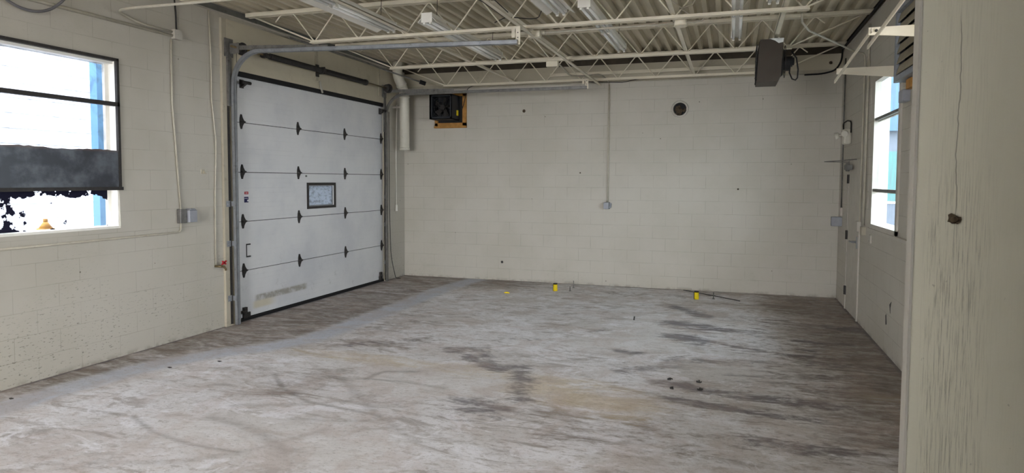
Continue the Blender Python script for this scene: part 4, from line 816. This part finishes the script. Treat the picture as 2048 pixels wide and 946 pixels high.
bracket(7.11, 2.795, 'dim cream bracket arm behind the louvered vent on the right wall')
bracket(5.55, 2.845, 'bright cream bracket arm touching the plywood partition edge, in front of the louver')
def rail(p0, p1, label):
    b = MB(); a, c = Vector(p0), Vector(p1); b.bar(a, c, .008, .030); t_ = (c-a).normalized(); b.prism([a+Vector((-.004, 0, .015)), a-t_*.02+Vector((-.004, 0, .012)), a-t_*.02+Vector((-.004, 0, -.012)), a+Vector((-.004, 0, -.015))], (.008, 0, 0))
    solo(b, 'overhead_rail', M['steelp'], label, 'rail', 'flat cream rails bolted across the bracket arms')
rail((.945, 7.33, 2.725), (.945, 5.50, 2.845), 'farther flat cream rail slanting down over the dim bracket arm')
rail((.945, 5.64, 2.745), (.945, 3.2, 2.92), 'nearer flat cream rail slanting over the bright bracket arm')
t = thing('louver_vent', 'grey steel louvered vent box mounted high on the right wall', 'vent', (XR, 6.4, 2.6))
lx, ly0, ly1, lz0, lz1 = 1.35, 6.02, 6.79, 2.62, 3.27
b = MB()
for a, c in (((ly0, lz0), (ly1, lz0+.05)), ((ly0, lz1-.05), (ly1, lz1)), ((ly0, lz0+.05), (ly0+.10, lz1-.05)), ((ly1-.06, lz0+.05), (ly1, lz1-.05))): b.box((lx, a[0], a[1]), (lx+.03, c[0], c[1]))
b.box((lx+.002, ly0+.002, lz0+.002), (XR, ly1-.002, lz0+.008)); b.box((lx+.002, ly0+.002, lz1-.008), (XR, ly1-.002, lz1-.002)); b.box((lx+.002, ly0+.002, lz0+.008), (XR, ly0+.008, lz1-.008)); b.box((lx+.002, ly1-.008, lz0+.008), (XR, ly1-.002, lz1-.008)); b.build('vent_frame', M['lbluegrey'], t)
b = MB()
for i in range(6):
    z = lz0+.06+i*.09; b.prism([(lx+.030, ly0+.1, z+.088), (lx+.006, ly0+.1, z+.008), (lx+.010, ly0+.1, z+.004), (lx+.034, ly0+.1, z+.084)], (0, ly1-ly0-.16, 0))
b.build('slats', M['slat'], t)
b = MB(); b.box((lx+.08, ly0+.02, lz0+.02), (lx+.085, ly1-.02, lz1-.02)); b.build('dark_backing', M['black'], t)
t = thing('vent_switch_box', 'small grey box hanging under the louvered vent', 'switch box', (1.43, 6.74, 2.45))
b = MB(); b.box((1.40, 6.66, 2.445), (1.46, 6.82, 2.55)); b.build('box_body', M['greybox'], t, .005)
b = MB(); b.tube([(1.45, 6.68, 2.55), (1.45, 6.66, 2.625)], .02, 10); b.build('conduit_nipple', M['galvd'], t)
b = MB(); b.box((1.40, 6.40, 2.535), (XR, 6.56, 2.615)); solo(b, 'wood_block', M['wood'], 'orange raw wood block under the louvered vent', 'wood block')
b = MB(); b.tube(fillet([(1.0, 10.98, 3.33), (1.25, 10.98, 3.335), (1.42, 10.96, 3.375), (1.49, 10.92, 3.5), (1.50, 10.9, 3.70)], .12), .012, 8); solo(b, 'corner_cable', M['black'], 'thick black cable curving up into the back right corner', 'cable')
b = MB(); b.tube([(XR-.04, 10.8, 3.66), (XR-.04, 7.0, 3.68), (XR-.04, 5.0, 3.68)], .013, 8); solo(b, 'eave_cable', M['black'], 'black cable running along the top of the right wall', 'cable')
b = MB(); n = 14; b.quadset([(XR-.003, 10.2+.07*math.cos(i*2*PI/n)*random.uniform(.7, 1.2), .0) for i in range(0)], [])
# partition knot
b = MB(); c = Vector((.545, 1.999, 1.648))
pts = []
for i in range(14):
    a = i*2*PI/14; rr = .017*random.uniform(.55, 1.15); pts.append(c+Vector((rr*math.cos(a), 0, rr*.9*math.sin(a))))
b.prism(pts, (0, -.004, 0)); b.cyl(c+Vector((0, -.003, 0)), c+Vector((.004, -.012, .002)), .010, 7, .006); solo(b, 'putty_lump', M['insul'], 'brown putty lump on the near plywood partition', 'putty lump')
# hole in the right wall, low
b = MB(); b.prism([(XR-.002, 7.60, .30), (XR-.002, 7.63, .40), (XR-.002, 7.66, .38), (XR-.002, 7.64, .29)], (-.002, 0, 0)); solo(b, 'wall_chip', M['dark'], 'lower upright dark chip low on the right wall', 'chip'); b = MB(); b.prism([(XR-.002, 7.45, .44), (XR-.002, 7.50, .52), (XR-.002, 7.42, .56), (XR-.002, 7.46, .50)], (-.002, 0, 0)); solo(b, 'wall_chip', M['dark'], 'upper slanting dark chip low on the right wall', 'chip')

# ================================================================ THINGS ON THE FLOOR
def cup(x, y, rz, label):
    t = thing('yellow_marker', label, 'marker cap', (x, y, 0), 'yellow marker caps near the back wall')
    b = MB(); b.cyl((x, y, 0), (x, y, .105), .036, 20, .033); b.build('cap_body', M['yellow'], t)
    b = MB(); b.cyl((x, y, .105), (x, y, .118), .034, 20); b.prism([(x-.0385*math.cos(a), y-.0385*math.sin(a), .004) for a in (rz-.35, rz, rz+.35)]+[(x-.030*math.cos(rz), y-.030*math.sin(rz), .004)], (0, 0, .10)); b.build('black_trim', M['black'], t)
cup(-2.61, 10.25, .3, 'yellow cap standing near the middle of the back wall, left one of two')
cup(-.455, 10.22, .3, 'yellow cap standing by the thin rod on the floor, right one of two')
def pin(x, y, h, label):
    b = MB(); b.cyl((x, y, 0), (x, y, h), .007, 8); b.cyl((x, y, 0), (x, y, .008), .02, 8); solo(b, 'anchor_bolt', M['galvd'], label, 'bolt', 'bolts standing up from the floor')
pin(-2.387, 10.313, .07, 'shorter steel bolt standing in the floor right of the left yellow cap')
pin(-2.401, 10.622, .12, 'taller steel bolt standing in the floor closest to the back wall')
pin(-.216, 10.323, .10, 'steel bolt standing in the floor right of the right yellow cap')
b = MB(); b.tube([(-.689, 10.96, .008), (-.25, 10.6, .008), (.155, 10.236, .008)], .006, 6); solo(b, 'floor_rod', M['dark'], 'thin dark rod lying on the floor behind the right yellow cap', 'rod')
for i, (x, y) in enumerate(((-.475, 5.961), (-.433, 5.706), (-.23, 5.968), (-.213, 5.753))):
    b = MB(); b.tube(arc((x, y, .008), (1, 0, 0), (0, 1, 0), .02, .4+i, 4.2+i, 8), .005, 6); b.cyl((x, y, 0), (x, y, .02), .007, 6)
    solo(b, 'bolt_stub', M['dark'], ('small bent bolt stub on the floor, back left of four', 'small bent bolt stub on the floor, front left of four', 'small bent bolt stub on the floor, back right of four', 'small bent bolt stub on the floor, front right of four')[i], 'bolt', 'bolt stubs in a square on the floor')
b = MB(); b.tube([(-3.29, 9.74, .012), (-3.25, 9.76, .016), (-3.21, 9.75, .01)], [.008, .014, .007], 7); solo(b, 'yellow_scrap', M['yellow'], 'small yellow scrap on the floor in front of the back wall', 'scrap')
b = MB(); b.cyl((-1.125, 8.418, 0), (-1.12, 8.42, .045), .008, 7); solo(b, 'single_bolt', M['dark'], 'single dark bolt standing in the middle of the floor', 'bolt')
for q, lb in (((-4.62, 5.17), 'dark flake on the floor right of the pale dusted line, nearest the garage door'), ((-4.9, 4.85), 'dark flake on the floor at the edge of the pale dusted line'), ((-5.38, 3.75), 'dark flake on the floor between the left wall and the pale dusted line, front left')):
    b = MB(); b.prism([(q[0]-.02, q[1], 0), (q[0]+.012, q[1]-.012, 0), (q[0]+.022, q[1]+.008, 0), (q[0]-.012, q[1]+.014, 0)], (0, 0, .005)); solo(b, 'paint_flake', M['dark'], lb, 'flake')
for o in bpy.data.objects:
    if '_o' in o: del o['_o']
